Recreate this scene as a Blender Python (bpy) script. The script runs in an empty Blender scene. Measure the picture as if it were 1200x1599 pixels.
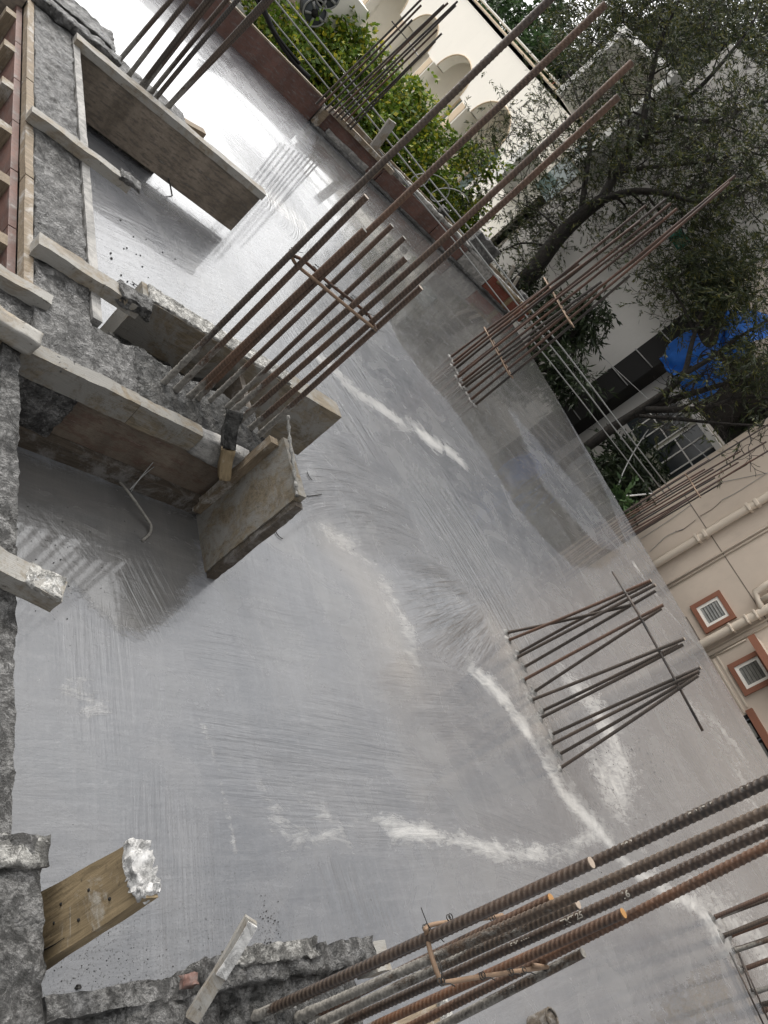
import bpy, math, random
import numpy as np
from mathutils import Vector, Matrix, noise

random.seed(7); rng = np.random.default_rng(7)
S = bpy.context.scene
COL = S.collection
R_ = math.radians

# ------------------------------------------------------------------ camera
CAM_H = 1.8
F = 1180.0                                   # focal length in photo pixels (1200 x 1600)
_n = np.array([-2150.0, 1640.0, F]); _n /= np.linalg.norm(_n)
ZC = -_n
_f = np.array([0, 0, 1.0]); _h = _f - _f.dot(ZC) * ZC; _h /= np.linalg.norm(_h)
_r = np.cross(_h, ZC)
if _r.dot([.6065, .795, 0]) < 0: _r = -_r
AZ = R_(39.3)
RM = np.array([_h * math.cos(AZ) + _r * math.sin(AZ), _h * math.sin(AZ) - _r * math.cos(AZ), ZC])
cam_d = bpy.data.cameras.new('camera'); cam = bpy.data.objects.new('camera', cam_d); COL.objects.link(cam)
cx, cy, cz = RM[:, 0], -RM[:, 1], -RM[:, 2]
cam.matrix_world = Matrix(((cx[0], cy[0], cz[0], 0), (cx[1], cy[1], cz[1], 0), (cx[2], cy[2], cz[2], CAM_H), (0, 0, 0, 1)))
cam_d.sensor_fit = 'VERTICAL'; cam_d.sensor_height = 36; cam_d.lens = F / 1600 * 36
cam_d.clip_start = .05; cam_d.clip_end = 600
S.camera = cam

def ray(px, py): return RM @ np.array([px - 600.0, py - 800.0, F])
def on_z(px, py, z=0.0):
    d = ray(px, py); return Vector(d * ((z - CAM_H) / d[2]) + [0, 0, CAM_H])
def on_x(px, py, x):
    d = ray(px, py); return Vector(d * (x / d[0]) + [0, 0, CAM_H])
def on_y(px, py, y):
    d = ray(px, py); return Vector(d * (y / d[1]) + [0, 0, CAM_H])
def above(base, px, py):
    """point of the sight line through (px,py) that comes nearest to the vertical through base"""
    d = ray(px, py); a = d[:2]; b = np.array(base[:2])
    t = a.dot(b) / a.dot(a)
    return Vector(d * t + [0, 0, CAM_H])

# ------------------------------------------------------------------ sky, sun, exposure
SUN_TH, SUN_EL = R_(99), R_(32)
W = bpy.data.worlds.new('World'); S.world = W; W.use_nodes = True
nt = W.node_tree; nt.nodes.clear()
wo = nt.nodes.new('ShaderNodeOutputWorld'); bg = nt.nodes.new('ShaderNodeBackground')
sk = nt.nodes.new('ShaderNodeTexSky'); sk.sky_type = 'NISHITA'; sk.sun_disc = False
sk.sun_elevation = SUN_EL; sk.sun_rotation = math.pi / 2 - SUN_TH
sk.dust_density = 4.0; sk.air_density = 1.2; sk.ozone_density = 1
tc = nt.nodes.new('ShaderNodeTexCoord')
mp = nt.nodes.new('ShaderNodeMapping'); mp.inputs['Scale'].default_value = (1, 1, 2.6)
nz = nt.nodes.new('ShaderNodeTexNoise'); nz.inputs['Scale'].default_value = 2.2; nz.inputs['Detail'].default_value = 6
cr = nt.nodes.new('ShaderNodeValToRGB'); cr.color_ramp.elements[0].position = .22; cr.color_ramp.elements[1].position = .60; cr.color_ramp.elements[0].color = (.45, .45, .45, 1)
mx = nt.nodes.new('ShaderNodeMix'); mx.data_type = 'RGBA'; 
SUNV = (math.cos(SUN_TH) * math.cos(SUN_EL), math.sin(SUN_TH) * math.cos(SUN_EL), math.sin(SUN_EL))
dt = nt.nodes.new('ShaderNodeVectorMath'); dt.operation = 'DOT_PRODUCT'; nt.links.new(tc.outputs['Generated'], dt.inputs[0]); dt.inputs[1].default_value = SUNV
m1 = nt.nodes.new('ShaderNodeMath'); m1.operation = 'MAXIMUM'; m1.inputs[1].default_value = 0; nt.links.new(dt.outputs['Value'], m1.inputs[0])
m2 = nt.nodes.new('ShaderNodeMath'); m2.operation = 'POWER'; m2.inputs[1].default_value = 3.0; nt.links.new(m1.outputs[0], m2.inputs[0])
m3 = nt.nodes.new('ShaderNodeMath'); m3.operation = 'MULTIPLY_ADD'; m3.inputs[1].default_value = 54.0; m3.inputs[2].default_value = 7.5; nt.links.new(m2.outputs[0], m3.inputs[0])
cc = nt.nodes.new('ShaderNodeVectorMath'); cc.operation = 'SCALE'; cc.inputs[0].default_value = (1.0, 1.0, 1.0); nt.links.new(m3.outputs[0], cc.inputs['Scale'])
nt.links.new(cc.outputs[0], mx.inputs['B'])
nt.links.new(tc.outputs['Generated'], mp.inputs['Vector']); nt.links.new(mp.outputs[0], nz.inputs['Vector'])
nt.links.new(nz.outputs['Fac'], cr.inputs[0]); nt.links.new(cr.outputs[0], mx.inputs['Factor'])
nt.links.new(sk.outputs[0], mx.inputs['A']); nt.links.new(mx.outputs['Result'], bg.inputs[0])
bg.inputs[1].default_value = 0.10
nt.links.new(bg.outputs[0], wo.inputs[0])
sd = bpy.data.lights.new('sun', 'SUN'); sd.energy = 1.5; sd.angle = R_(10); sd.color = (1, .93, .82)
sun = bpy.data.objects.new('sun', sd); COL.objects.link(sun)
sdir = Vector((math.cos(SUN_TH) * math.cos(SUN_EL), math.sin(SUN_TH) * math.cos(SUN_EL), math.sin(SUN_EL)))
sun.rotation_euler = sdir.to_track_quat('Z', 'Y').to_euler()
S.view_settings.view_transform = 'Standard'; S.view_settings.look = 'None'
S.view_settings.exposure = 0.0; S.view_settings.gamma = 1.0; S.view_settings.use_curve_mapping = False

# ------------------------------------------------------------------ material helpers
class NT:
    def __init__(s, name):
        s.m = bpy.data.materials.new(name); s.m.use_nodes = True
        s.t = s.m.node_tree; s.b = s.t.nodes['Principled BSDF']
        s.tc = s.n('TexCoord'); s.oi = s.n('ObjectInfo')
        add = s.n('VectorMath'); add.operation = 'ADD'
        sc = s.n('VectorMath'); sc.operation = 'SCALE'
        cmb = s.n('CombineXYZ')
        for i in range(3): s.l(s.oi.outputs['Random'], cmb.inputs[i])
        s.l(cmb.outputs[0], sc.inputs[0]); sc.inputs['Scale'].default_value = 37.0
        s.l(s.tc.outputs['Object'], add.inputs[0]); s.l(sc.outputs[0], add.inputs[1])
        s.vec = add.outputs[0]
    def n(s, k): return s.t.nodes.new('ShaderNode' + k)
    def l(s, a, b): s.t.links.new(a, b)
    def noise(s, scale, detail=5, rough=.6, stretch=None, vec=None, dist=0):
        v = vec or s.vec
        if stretch:
            m = s.n('Mapping'); m.inputs['Scale'].default_value = stretch; s.l(v, m.inputs[0]); v = m.outputs[0]
        x = s.n('TexNoise'); x.inputs['Scale'].default_value = scale; x.inputs['Detail'].default_value = detail
        x.inputs['Roughness'].default_value = rough; x.inputs['Distortion'].default_value = dist
        s.l(v, x.inputs['Vector']); return x.outputs['Fac']
    def ramp(s, src, *st):
        x = s.n('ValToRGB'); e = x.color_ramp.elements
        while len(e) < len(st): e.new(.5)
        for i, (p, c) in enumerate(st):
            e[i].position = p; e[i].color = (c, c, c, 1) if isinstance(c, (int, float)) else (*c, 1)
        s.l(src, x.inputs[0]); return x.outputs[0]
    def mix(s, f, a, b, mode='MIX'):
        x = s.n('Mix'); x.data_type = 'RGBA'; x.blend_type = mode
        for v, k in ((f, 'Factor'), (a, 'A'), (b, 'B')):
            if isinstance(v, (int, float)): x.inputs[k].default_value = v if k == 'Factor' else (v, v, v, 1)
            elif isinstance(v, tuple): x.inputs[k].default_value = (*v, 1)
            else: s.l(v, x.inputs[k])
        return x.outputs['Result']
    def math(s, op, a, b=0.0, c=None, clamp=False):
        x = s.n('Math'); x.operation = op; x.use_clamp = clamp
        for i, v in enumerate((a, b, c)):
            if v is None: continue
            if isinstance(v, (int, float)): x.inputs[i].default_value = v
            else: s.l(v, x.inputs[i])
        return x.outputs[0]
    def attr(s, name):
        x = s.n('Attribute'); x.attribute_name = name; return x
    def out(s, col=None, rough=None, h=None, dist=.01, strength=1.0, spec=None, metal=None):
        if col is not None:
            if isinstance(col, tuple): s.b.inputs['Base Color'].default_value = (*col, 1)
            else: s.l(col, s.b.inputs['Base Color'])
        if rough is not None:
            if isinstance(rough, (int, float)): s.b.inputs['Roughness'].default_value = rough
            else: s.l(rough, s.b.inputs['Roughness'])
        if h is not None:
            b = s.n('Bump'); b.inputs['Distance'].default_value = dist; b.inputs['Strength'].default_value = strength
            s.l(h, b.inputs['Height']); s.l(b.outputs[0], s.b.inputs['Normal'])
        if spec is not None: s.b.inputs['Specular IOR Level'].default_value = spec
        if metal is not None: s.b.inputs['Metallic'].default_value = metal
        return s.m

def mat_slab():
    s = NT('wet_concrete'); v = s.tc.outputs['Object']
    big = s.noise(.55, 4, .6, vec=v, dist=.6); mid = s.noise(3.2, 6, .65, vec=v, dist=1.0); fine = s.noise(45, 4, .7, vec=v)
    st1 = s.noise(2.2, 6, .7, (1, 9, 1), v, .4); st2 = s.noise(1.8, 6, .7, (11, 1, 1), v, .3)
    base = s.ramp(big, (.3, (.100, .104, .114)), (.7, (.150, .152, .158)))
    base = s.mix(s.ramp(mid, (.42, 0), (.75, .5)), base, (.19, .187, .187))
    base = s.mix(s.ramp(st1, (.5, 0), (.75, .35)), base, (.215, .216, .222))
    base = s.mix(s.ramp(st2, (.52, 0), (.8, .35)), base, (.215, .216, .222))
    base = s.mix(s.ramp(fine, (.25, .35), (.42, 0)), base, (.10, .10, .10))
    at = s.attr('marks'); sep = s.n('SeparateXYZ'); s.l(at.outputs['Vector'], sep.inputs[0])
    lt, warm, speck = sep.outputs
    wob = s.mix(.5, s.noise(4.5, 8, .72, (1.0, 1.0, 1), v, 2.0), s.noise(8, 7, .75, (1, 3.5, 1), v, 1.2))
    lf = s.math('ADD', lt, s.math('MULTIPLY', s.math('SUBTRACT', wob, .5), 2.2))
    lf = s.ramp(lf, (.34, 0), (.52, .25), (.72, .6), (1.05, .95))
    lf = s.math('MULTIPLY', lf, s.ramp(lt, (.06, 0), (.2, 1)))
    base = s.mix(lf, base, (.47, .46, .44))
    base = s.mix(s.math('MULTIPLY', warm, .55), base, (.28, .255, .225))
    sp = s.noise(150, 2, .5, vec=v)
    spf = s.math('MULTIPLY', s.ramp(sp, (.60, 0), (.66, 1)), speck)
    base = s.mix(spf, base, (.05, .05, .05))
    sa = s.attr('stroke'); ss = s.n('SeparateXYZ'); s.l(sa.outputs['Vector'], ss.inputs[0])
    cu, cv, amp = ss.outputs
    cb = s.n('CombineXYZ'); s.l(cu, cb.inputs[0]); s.l(s.math('MULTIPLY', cv, .05), cb.inputs[1])
    wv = s.noise(30, 3, .62, vec=cb.outputs[0])
    wv2 = s.noise(85, 2, .5, vec=cb.outputs[0])
    ridge = s.math('MULTIPLY', s.math('SUBTRACT', s.math('ADD', wv, s.math('MULTIPLY', wv2, .35)), .67), s.math('MULTIPLY', amp, 1.0))
    base = s.mix(s.math('MULTIPLY', s.ramp(wv, (.38, 1), (.55, 0)), s.math('MULTIPLY', amp, .6, clamp=True)), base, (.085, .086, .09))
    low = s.noise(.9, 3, .5, vec=v)
    md = s.noise(6, 4, .6, (1, 2.5, 1), v, .8)
    wt = s.attr('wet').outputs['Fac']
    wn = s.mix(.5, s.noise(5, 7, .75, None, v, 1.5), s.noise(16, 6, .8, (1, 3, 1), v, 1.0))
    wet_refl = s.ramp(s.math('ADD', wt, s.math('MULTIPLY', s.math('SUBTRACT', wn, .5), .9)), (.42, 0), (.55, 1))
    dry = s.math('SUBTRACT', 1.0, wet_refl)
    grit = s.noise(28, 8, .8, vec=v); pit = s.noise(70, 3, .6, vec=v)
    base = s.mix(s.math('MULTIPLY', wet_refl, .8), base, s.mix(1.0, base, (.66, .62, .55), 'MULTIPLY'))  # wet darkening, plus dark reflections put into the colour
    base = s.mix(s.math('MULTIPLY', s.ramp(grit, (.52, 0), (.72, .32)), dry), base, (.23, .232, .238))
    base = s.mix(s.math('MULTIPLY', s.ramp(pit, (.24, .8), (.32, 0)), dry), base, (.05, .05, .05))
    h = s.math('ADD', s.math('MULTIPLY', ridge, .75), s.math('MULTIPLY', md, .10))
    h = s.math('ADD', h, s.math('MULTIPLY', low, .35))
    h = s.math('ADD', h, s.math('MULTIPLY', st1, .08)); h = s.math('ADD', h, s.math('MULTIPLY', st2, .08))
    h = s.math('ADD', h, s.math('MULTIPLY', fine, .010))
    h = s.math('ADD', h, s.math('MULTIPLY', lf, .10)); h = s.math('ADD', h, s.math('MULTIPLY', s.math('MULTIPLY', grit, dry), .05)); h = s.math('ADD', h, s.math('MULTIPLY', wet_refl, -.03))
    rg = s.mix(s.ramp(mid, (.35, 0), (.7, 1)), .07, .26)
    rg = s.mix(dry, rg, s.mix(1.0, rg, .10, 'ADD')); rg = s.mix(wet_refl, rg, s.mix(s.ramp(md, (.4, 0), (.65, 1)), .13, .28)); rg = s.mix(lf, rg, .45); rg = s.mix(s.math('MULTIPLY', amp, .4, clamp=True), rg, .22)
    m = s.out(base, rg, h, .02, 1.0, .5)
    s.b.inputs['IOR'].default_value = 1.5; s.b.inputs['Specular IOR Level'].default_value = .75
    s.l(s.math('ADD', s.math('MULTIPLY', wet_refl, .5), .5), s.b.inputs['Coat Weight']); s.b.inputs['Coat Roughness'].default_value = .06; s.b.inputs['Coat IOR'].default_value = 1.4
    return m

def mat_concrete(name, lo, hi, wet=.55, bump=.012, scale=1.0, stretch=None):
    s = NT(name)
    a = s.noise(5 * scale, 6, .7, stretch); b = s.noise(38 * scale, 6, .75, stretch); c = s.noise(150 * scale, 3, .7)
    col = s.ramp(s.mix(.55, a, b), (.40, lo), (.60, hi))
    col = s.mix(s.ramp(c, (.3, .6), (.45, 0)), col, tuple(x * .35 for x in lo))
    col = s.mix(s.ramp(s.noise(14 * scale, 5, .7, stretch, dist=1), (.55, 0), (.72, .6)), col, tuple(min(.62, x * 1.6) for x in hi))
    vo = s.n('TexVoronoi'); vo.inputs['Scale'].default_value = 75 * scale; s.l(s.vec, vo.inputs['Vector'])
    agg = s.ramp(vo.outputs['Distance'], (.15, 1), (.55, 0)); aggm = s.ramp(s.noise(11 * scale, 4, .7), (.48, 0), (.6, 1)); agg = s.math('MULTIPLY', agg, aggm)
    crev = s.ramp(s.noise(22 * scale, 8, .85, stretch, dist=.6), (.40, 1), (.50, 0)); col = s.mix(s.math('MULTIPLY', crev, .42), col, tuple(x * .3 for x in lo))
    pd = s.noise(3.2 * scale, 7, .75, dist=.8); col = s.mix(s.ramp(pd, (.36, .8), (.52, 0)), col, tuple(x * .8 for x in lo))
    h = s.math('ADD', s.math('MULTIPLY', b, .8), s.math('MULTIPLY', c, .35)); h = s.math('ADD', h, s.math('MULTIPLY', a, .5)); h = s.math('ADD', h, s.math('MULTIPLY', agg, .35)); h = s.math('ADD', h, s.math('MULTIPLY', crev, -.5))
    return s.out(col, s.ramp(a, (.35, wet - .15), (.7, wet + .25)), h, bump, 1.0, .4)

def mat_wood(name, lo, hi, cement=.35, grain=1.0, ccol=(.40, .385, .36)):
    s = NT(name)
    g = s.noise(9 * grain, 6, .65, (1, 9, 9), dist=.3); g2 = s.noise(40 * grain, 4, .6, (.6, 8, 8))
    k = s.noise(3.5, 5, .6)
    col = s.ramp(g, (.3, lo), (.7, hi)); col = s.mix(s.ramp(g2, (.3, .55), (.5, 0)), col, tuple(x * .4 for x in lo))
    col = s.mix(s.ramp(k, (.52, 0), (.7, .6)), col, tuple(x * .55 for x in lo))
    c = s.noise(7, 8, .78, dist=.5)
    col = s.mix(s.ramp(c, (.62 - cement * .35, 0), (.72 - cement * .30, .85)), col, ccol)
    d = s.noise(60, 3, .6); col = s.mix(s.ramp(d, (.26, .8), (.36, 0)), col, (.05, .04, .03))
    h = s.math('ADD', s.math('MULTIPLY', g2, .5), s.math('MULTIPLY', c, .8))
    return s.out(col, .72, h, .004, .9, .3)

def mat_ply(name, lo, hi, stain=(.13, .125, .12), amt=.5):
    s = NT(name)
    a = s.noise(4, 6, .7, (1, 1, .5)); b = s.noise(22, 6, .75, (.5, .5, 2.2)); g = s.noise(60, 3, .6, (1, 1, 7))
    col = s.ramp(a, (.35, lo), (.65, hi)); col = s.mix(s.ramp(b, (.48, 0), (.62, amt)), col, stain)
    col = s.mix(s.ramp(b, (.60, 0), (.74, .6)), col, (.38, .36, .33)); col = s.mix(s.ramp(g, (.3, .4), (.5, 0)), col, tuple(x * .45 for x in lo))
    return s.out(col, .6, b, .004, .8, .3)

def mat_rebar(name, dark, rust, cem=0.0, gloss=.45, reach=.35):
    """local Z runs up the bar; dried cement clings to its foot"""
    s = NT(name)
    a = s.noise(6, 5, .7, (1, 1, .35)); b = s.noise(70, 4, .7)
    col = s.mix(s.ramp(a, (.38, 0), (.62, 1)), dark, rust); col = s.mix(s.ramp(b, (.35, .5), (.55, 0)), col, tuple(x * .4 for x in dark))
    sp = s.n('SeparateXYZ'); s.l(s.tc.outputs['Object'], sp.inputs[0])
    foot = s.math('DIVIDE', s.math('SUBTRACT', reach, sp.outputs[2]), reach, clamp=True)
    rbn = s.attr('rib').outputs['Fac']
    col = s.mix(s.math('MULTIPLY', rbn, .75), s.mix(1.0, col, .72, 'MULTIPLY'), s.mix(.35, rust, (.30, .25, .20)))  # rib highlights and darker valleys put into the colour
    c = s.noise(34, 6, .75, (1, 1, .4))
    f = s.math('ADD', s.math('MULTIPLY', foot, .42), s.math('SUBTRACT', c, .62 - cem))
    f = s.ramp(f, (.0, 0), (.10, 1))
    col = s.mix(f, col, s.ramp(b, (.3, (.095, .088, .078)), (.7, (.25, .235, .21))))
    return s.out(col, s.mix(f, gloss, .8), s.math('ADD', b, s.math('MULTIPLY', f, 1.2)), .0018, 1.0, .45)

def mat_paint(name, c, var=.12, rough=.75, dirt=.25, bump=.003, sc=1.0):
    s = NT(name)
    a = s.noise(.9 * sc, 6, .65); b = s.noise(7 * sc, 5, .7, (1, 1, .35))
    col = s.ramp(a, (.3, tuple(x * (1 - var) for x in c)), (.7, c))
    col = s.mix(s.ramp(b, (.55, 0), (.8, dirt)), col, tuple(x * .55 for x in c))
    return s.out(col, rough, s.noise(60, 4, .6), bump, .6, .3)

def mat_leaf(name, lo, hi, tip=None):
    s = NT(name)
    g = s.n('NewGeometry'); a = s.math('ADD', g.outputs['Random Per Island'], 0)
    col = s.ramp(a, (0, lo), (.8, hi)) if not tip else s.ramp(a, (0, lo), (.7, hi), (.97, tip))
    big = s.noise(1.1, 3, .6, vec=s.tc.outputs['Object'])
    col = s.mix(s.ramp(big, (.4, .45), (.6, 0)), col, lo)
    m = s.out(col, .5, spec=.35)
    tr = s.n('BsdfTranslucent'); s.l(col, tr.inputs[0]); ms = s.n('MixShader'); ms.inputs[0].default_value = .3
    o = s.t.nodes['Material Output']; s.l(s.b.outputs[0], ms.inputs[1]); s.l(tr.outputs[0], ms.inputs[2]); s.l(ms.outputs[0], o.inputs[0])
    return m

M = {}
M['slab'] = mat_slab()
M['rough'] = mat_concrete('rough_cast_concrete', (.058, .057, .054), (.27, .265, .257), .42, .022, 1.2)
M['rough_dark'] = mat_concrete('dark_concrete', (.014, .014, .013), (.065, .063, .058), .4, .012)
M['rough_pale'] = mat_concrete('pale_rough_concrete', (.11, .107, .10), (.40, .39, .365), .7, .012, 1.2)
M['crust'] = mat_concrete('white_lime_crust', (.34, .335, .325), (.60, .59, .575), .85, .003, .8)
M['collar'] = mat_concrete('smeared_mortar', (.13, .127, .12), (.30, .285, .265), .4, .004, .9)
M['rough_light'] = mat_concrete('dry_cement_crust', (.20, .195, .18), (.56, .545, .51), .8, .006, 1.6)
M['grey_board'] = mat_wood('cement_stained_board', (.15, .147, .14), (.27, .262, .25), .45)
M['wood'] = mat_wood('formwork_timber', (.15, .115, .078), (.28, .222, .155), .30)
M['wood_pale'] = mat_wood('cement_splashed_timber', (.15, .125, .092), (.30, .255, .195), .62, 1.0, (.285, .278, .26))
M['wood_grime'] = mat_wood('grimy_timber', (.10, .082, .058), (.22, .18, .125), .52, .8, (.21, .205, .19))
M['wood_warm'] = mat_wood('fresh_timber', (.16, .12, .07), (.27, .205, .12), .18, .35, (.36, .34, .30))
M['wood_dark'] = mat_wood('wet_timber', (.045, .036, .027), (.10, .08, .06), .35, 1.0, (.18, .17, .16))
M['ply_red'] = mat_ply('red_film_plywood', (.085, .045, .036), (.165, .088, .070))
M['ply_bright'] = mat_ply('bright_red_film_plywood', (.13, .035, .022), (.22, .07, .045), amt=.25)
M['ply_brown'] = mat_ply('stained_plywood', (.12, .098, .075), (.27, .225, .18), (.055, .048, .042), .75)
M['ply_face'] = mat_ply('pale_stained_plywood', (.075, .058, .045), (.19, .155, .12), (.085, .026, .016), .55)
M['bar_rust'] = mat_rebar('rusty_steel', (.044, .031, .024), (.125, .066, .040), .0, .5)
M['bar_orange'] = mat_rebar('orange_rusty_steel', (.052, .034, .025), (.145, .072, .040), -.05, .6, .2)
M['bar_dark'] = mat_rebar('dark_steel', (.032, .025, .021), (.095, .060, .042), .02, .42)
M['bar_thin'] = mat_rebar('thin_dark_steel', (.030, .028, .027), (.085, .055, .038), -.02, .5, .12)
M['bar_cem'] = mat_rebar('cement_coated_steel', (.050, .038, .031), (.13, .085, .055), -.05, .6, .9)
M['far_rust'] = mat_rebar('rusty_bar_steel', (.045, .030, .024), (.14, .066, .038), -.2, .6, .02)
M['far_dark'] = mat_rebar('dark_bar_steel', (.028, .025, .023), (.075, .050, .036), -.2, .6, .02)
M['near_dark'] = mat_rebar('near_dark_steel', (.030, .023, .019), (.085, .055, .040), -.05, .38, .12)
M['near_rust'] = mat_rebar('near_rusty_steel', (.045, .029, .021), (.15, .068, .034), -.04, .5, .10)
M['foot_dark'] = mat_rebar('splashed_bar_steel', (.035, .028, .024), (.11, .066, .042), .03, .55, .25)
M['rod'] = mat_rebar('dark_plain_rod', (.028, .024, .022), (.085, .055, .038), -.3, .5, .001)
M['rod_rust'] = mat_rebar('rusty_plain_rod', (.06, .036, .024), (.17, .075, .036), -.3, .6, .001)
M['mark'] = mat_paint('worn_raised_lettering', (.40, .37, .32), .2, .6, .3)
M['cut'] = mat_paint('cut_steel_end', (.36, .19, .07), .2, .5, .2)
M['cut_pale'] = mat_paint('pale_cut_steel_end', (.36, .29, .23), .2, .5, .2)
M['tie'] = mat_paint('stirrup_steel', (.24, .16, .105), .3, .6, .6, .002, 12)
M['wire'] = mat_paint('binding_wire', (.03, .028, .026), .2, .5, .1)
M['cream'] = mat_paint('cream_wall_paint', (.88, .84, .76), .04, .8, .12)
M['cream_edge'] = mat_paint('yellowed_edge_paint', (.66, .53, .38), .1, .8, .25)
M['white'] = mat_paint('white_paint', (.78, .77, .74), .05, .7, .15)
M['grey_shade_wall'] = mat_paint('grey_and_shade_wall_paint', (.50, .48, .45), .14, .85, .22)  # stands for shade on the plain wing, own grey elsewhere
M['grey2'] = mat_paint('dull_olive_wall_paint', (.36, .35, .28), .14, .85, .35)
M['beige'] = mat_paint('beige_wall_paint', (.60, .50, .405), .20, .85, .38, .002, .7)
M['beige_pipe'] = mat_paint('beige_pipe_paint', (.61, .52, .42), .08, .6, .15)
M['terracotta'] = mat_paint('terracotta_paint', (.27, .115, .070), .18, .7, .2)
M['roof_grey'] = mat_paint('dark_roof_sheet', (.10, .11, .12), .2, .6, .3)
M['groove'] = mat_paint('wall_groove', (.17, .14, .115), .1, .9, .1)
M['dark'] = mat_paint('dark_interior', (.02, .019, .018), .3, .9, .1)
M['ground'] = mat_concrete('bare_ground', (.06, .052, .04), (.15, .13, .10), .8, .03, .3)
M['black'] = mat_paint('black_cable', (.012, .012, .012), .2, .4, .1)
M['cable'] = mat_paint('grey_wire', (.30, .30, .29), .2, .4, .1)
M['tarp'] = mat_paint('blue_tarpaulin', (.02, .16, .60), .25, .45, .35, .02, 3)
M['green_sheet'] = mat_paint('green_net', (.01, .13, .09), .2, .6, .2)
M['bark'] = mat_concrete('bark', (.010, .008, .007), (.060, .050, .040), .9, .03, 2.2, (1, 1, .25))
M['leaf_l'] = mat_leaf('lime_green_leaves', (.040, .085, .010), (.20, .29, .030), (.55, .48, .05))
M['leaf_o'] = mat_leaf('olive_leaves', (.012, .019, .008), (.056, .072, .026), (.16, .15, .04))
M['leaf_d'] = mat_leaf('dark_green_leaves', (.010, .018, .008), (.038, .055, .022))
M['leaf_f'] = mat_leaf('far_green_leaves', (.020, .045, .014), (.075, .13, .045))
g_ = NT('window_glass'); M['glass'] = g_.out((.18, .25, .24), .08, spec=.6)
g_ = NT('dark_window_glass'); M['glass_dark'] = g_.out((.02, .024, .026), .08, spec=.6)
g_ = NT('louvre_glass'); M['louvre'] = g_.out(s_ if (s_ := g_.ramp(g_.noise(3, 3), (.3, (.10, .10, .09)), (.7, (.24, .23, .20)))) is not None else None, .3)

# ------------------------------------------------------------------ mesh helpers
def link(o, parent=None):
    COL.objects.link(o)
    if parent is not None: o.parent = parent
    return o
def mesh_obj(name, vs, fs, mat, parent=None, loc=None, smooth=False):
    me = bpy.data.meshes.new(name); me.from_pydata([tuple(v) for v in vs], [], fs); me.update()
    if smooth: me.polygons.foreach_set('use_smooth', [True] * len(me.polygons))
    if mat: me.materials.append(mat)
    o = bpy.data.objects.new(name, me)
    if loc is not None: o.location = loc
    return link(o, parent)
def np_obj(name, V, Q, mat, parent=None, smooth=False, n=4):
    me = bpy.data.meshes.new(name); V = np.asarray(V, dtype=np.float32); Q = np.asarray(Q, dtype=np.int32)
    me.vertices.add(len(V)); me.vertices.foreach_set('co', V.ravel())
    me.loops.add(Q.size); me.loops.foreach_set('vertex_index', Q.ravel())
    me.polygons.add(len(Q)); me.polygons.foreach_set('loop_start', np.arange(0, Q.size, n, dtype=np.int32))
    me.polygons.foreach_set('loop_total', np.full(len(Q), n, dtype=np.int32))
    if smooth: me.polygons.foreach_set('use_smooth', np.ones(len(Q), dtype=bool))
    me.update(calc_edges=True); me.validate()
    if mat: me.materials.append(mat)
    return link(bpy.data.objects.new(name, me), parent)
def tag(o, label, cat, group=None, kind=None):
    if label: o['label'] = label
    if cat: o['category'] = cat
    if group: o['group'] = group
    if kind: o['kind'] = kind
    return o
def empty(name, loc, label, cat, group=None):
    o = bpy.data.objects.new(name, None); o.location = loc; o.empty_display_size = .1; link(o)
    bpy.context.view_layer.update() if False else None
    return tag(o, label, cat, group)
def seat(o, root):
    """keep a part built in world coordinates where it is under its thing's empty"""
    o.parent = root; o.matrix_parent_inverse = Matrix.Translation(root.location).inverted(); return o

FQ = [(0, 3, 2, 1), (4, 5, 6, 7), (0, 1, 5, 4), (1, 2, 6, 5), (2, 3, 7, 6), (3, 0, 4, 7)]
def box(name, lo, hi, mat, root=None, bev=0.0):
    (a, b, c), (d, e, f) = lo, hi
    cen = Vector(((a + d) / 2, (b + e) / 2, (c + f) / 2))
    vs = [(a, b, c), (d, b, c), (d, e, c), (a, e, c), (a, b, f), (d, b, f), (d, e, f), (a, e, f)]
    o = mesh_obj(name, [Vector(v) - cen for v in vs], FQ, mat, None, cen)
    if bev:
        m = o.modifiers.new('bevel', 'BEVEL'); m.width = bev; m.segments = 2
    return seat(o, root) if root else o
def rough_box(name, lo, hi, mat, root=None, seg=.02, amp=.008, fr=18, amp2=.0, topamp=None, smooth=True, rot=None, pivot=None, maxn=220):
    """a box whose faces are dense grids pushed about by position noise: crumbling concrete, split timber"""
    lo = Vector(lo); hi = Vector(hi); cen = (lo + hi) / 2; d = hi - lo
    n = [max(1, min(maxn, int(round(d[i] / seg)))) for i in range(3)]
    V = []; Fc = []; idx = {}
    def vid(i, j, k):
        key = (i, j, k)
        if key not in idx:
            p = Vector((lo.x + d.x * i / n[0], lo.y + d.y * j / n[1], lo.z + d.z * k / n[2]))
            q = noise.noise_vector(p * fr) * amp
            if amp2: q += noise.noise_vector(p * fr * 3.3 + Vector((5, 1, 2))) * amp2
            if topamp and k == n[2]:
                q.z += topamp * (noise.noise(p * 6.0) + .6 * noise.noise(p * 17.0))
            idx[key] = len(V); V.append(p + q - cen)
        return idx[key]
    for ax in range(3):
        u, v = (ax + 1) % 3, (ax + 2) % 3
        for side in (0, n[ax]):
            for a in range(n[u]):
                for b in range(n[v]):
                    c = []
                    for (da, db) in ((0, 0), (1, 0), (1, 1), (0, 1)):
                        t = [0, 0, 0]; t[ax] = side; t[u] = a + da; t[v] = b + db; c.append(vid(*t))
                    Fc.append(tuple(c) if side else tuple(reversed(c)))
    o = mesh_obj(name, V, Fc, mat, None, cen, smooth); o.data.set_sharp_from_angle(angle=R_(38 if amp < .0055 else 100))
    if rot: o.rotation_euler = rot
    return seat(o, root) if root else o
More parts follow.
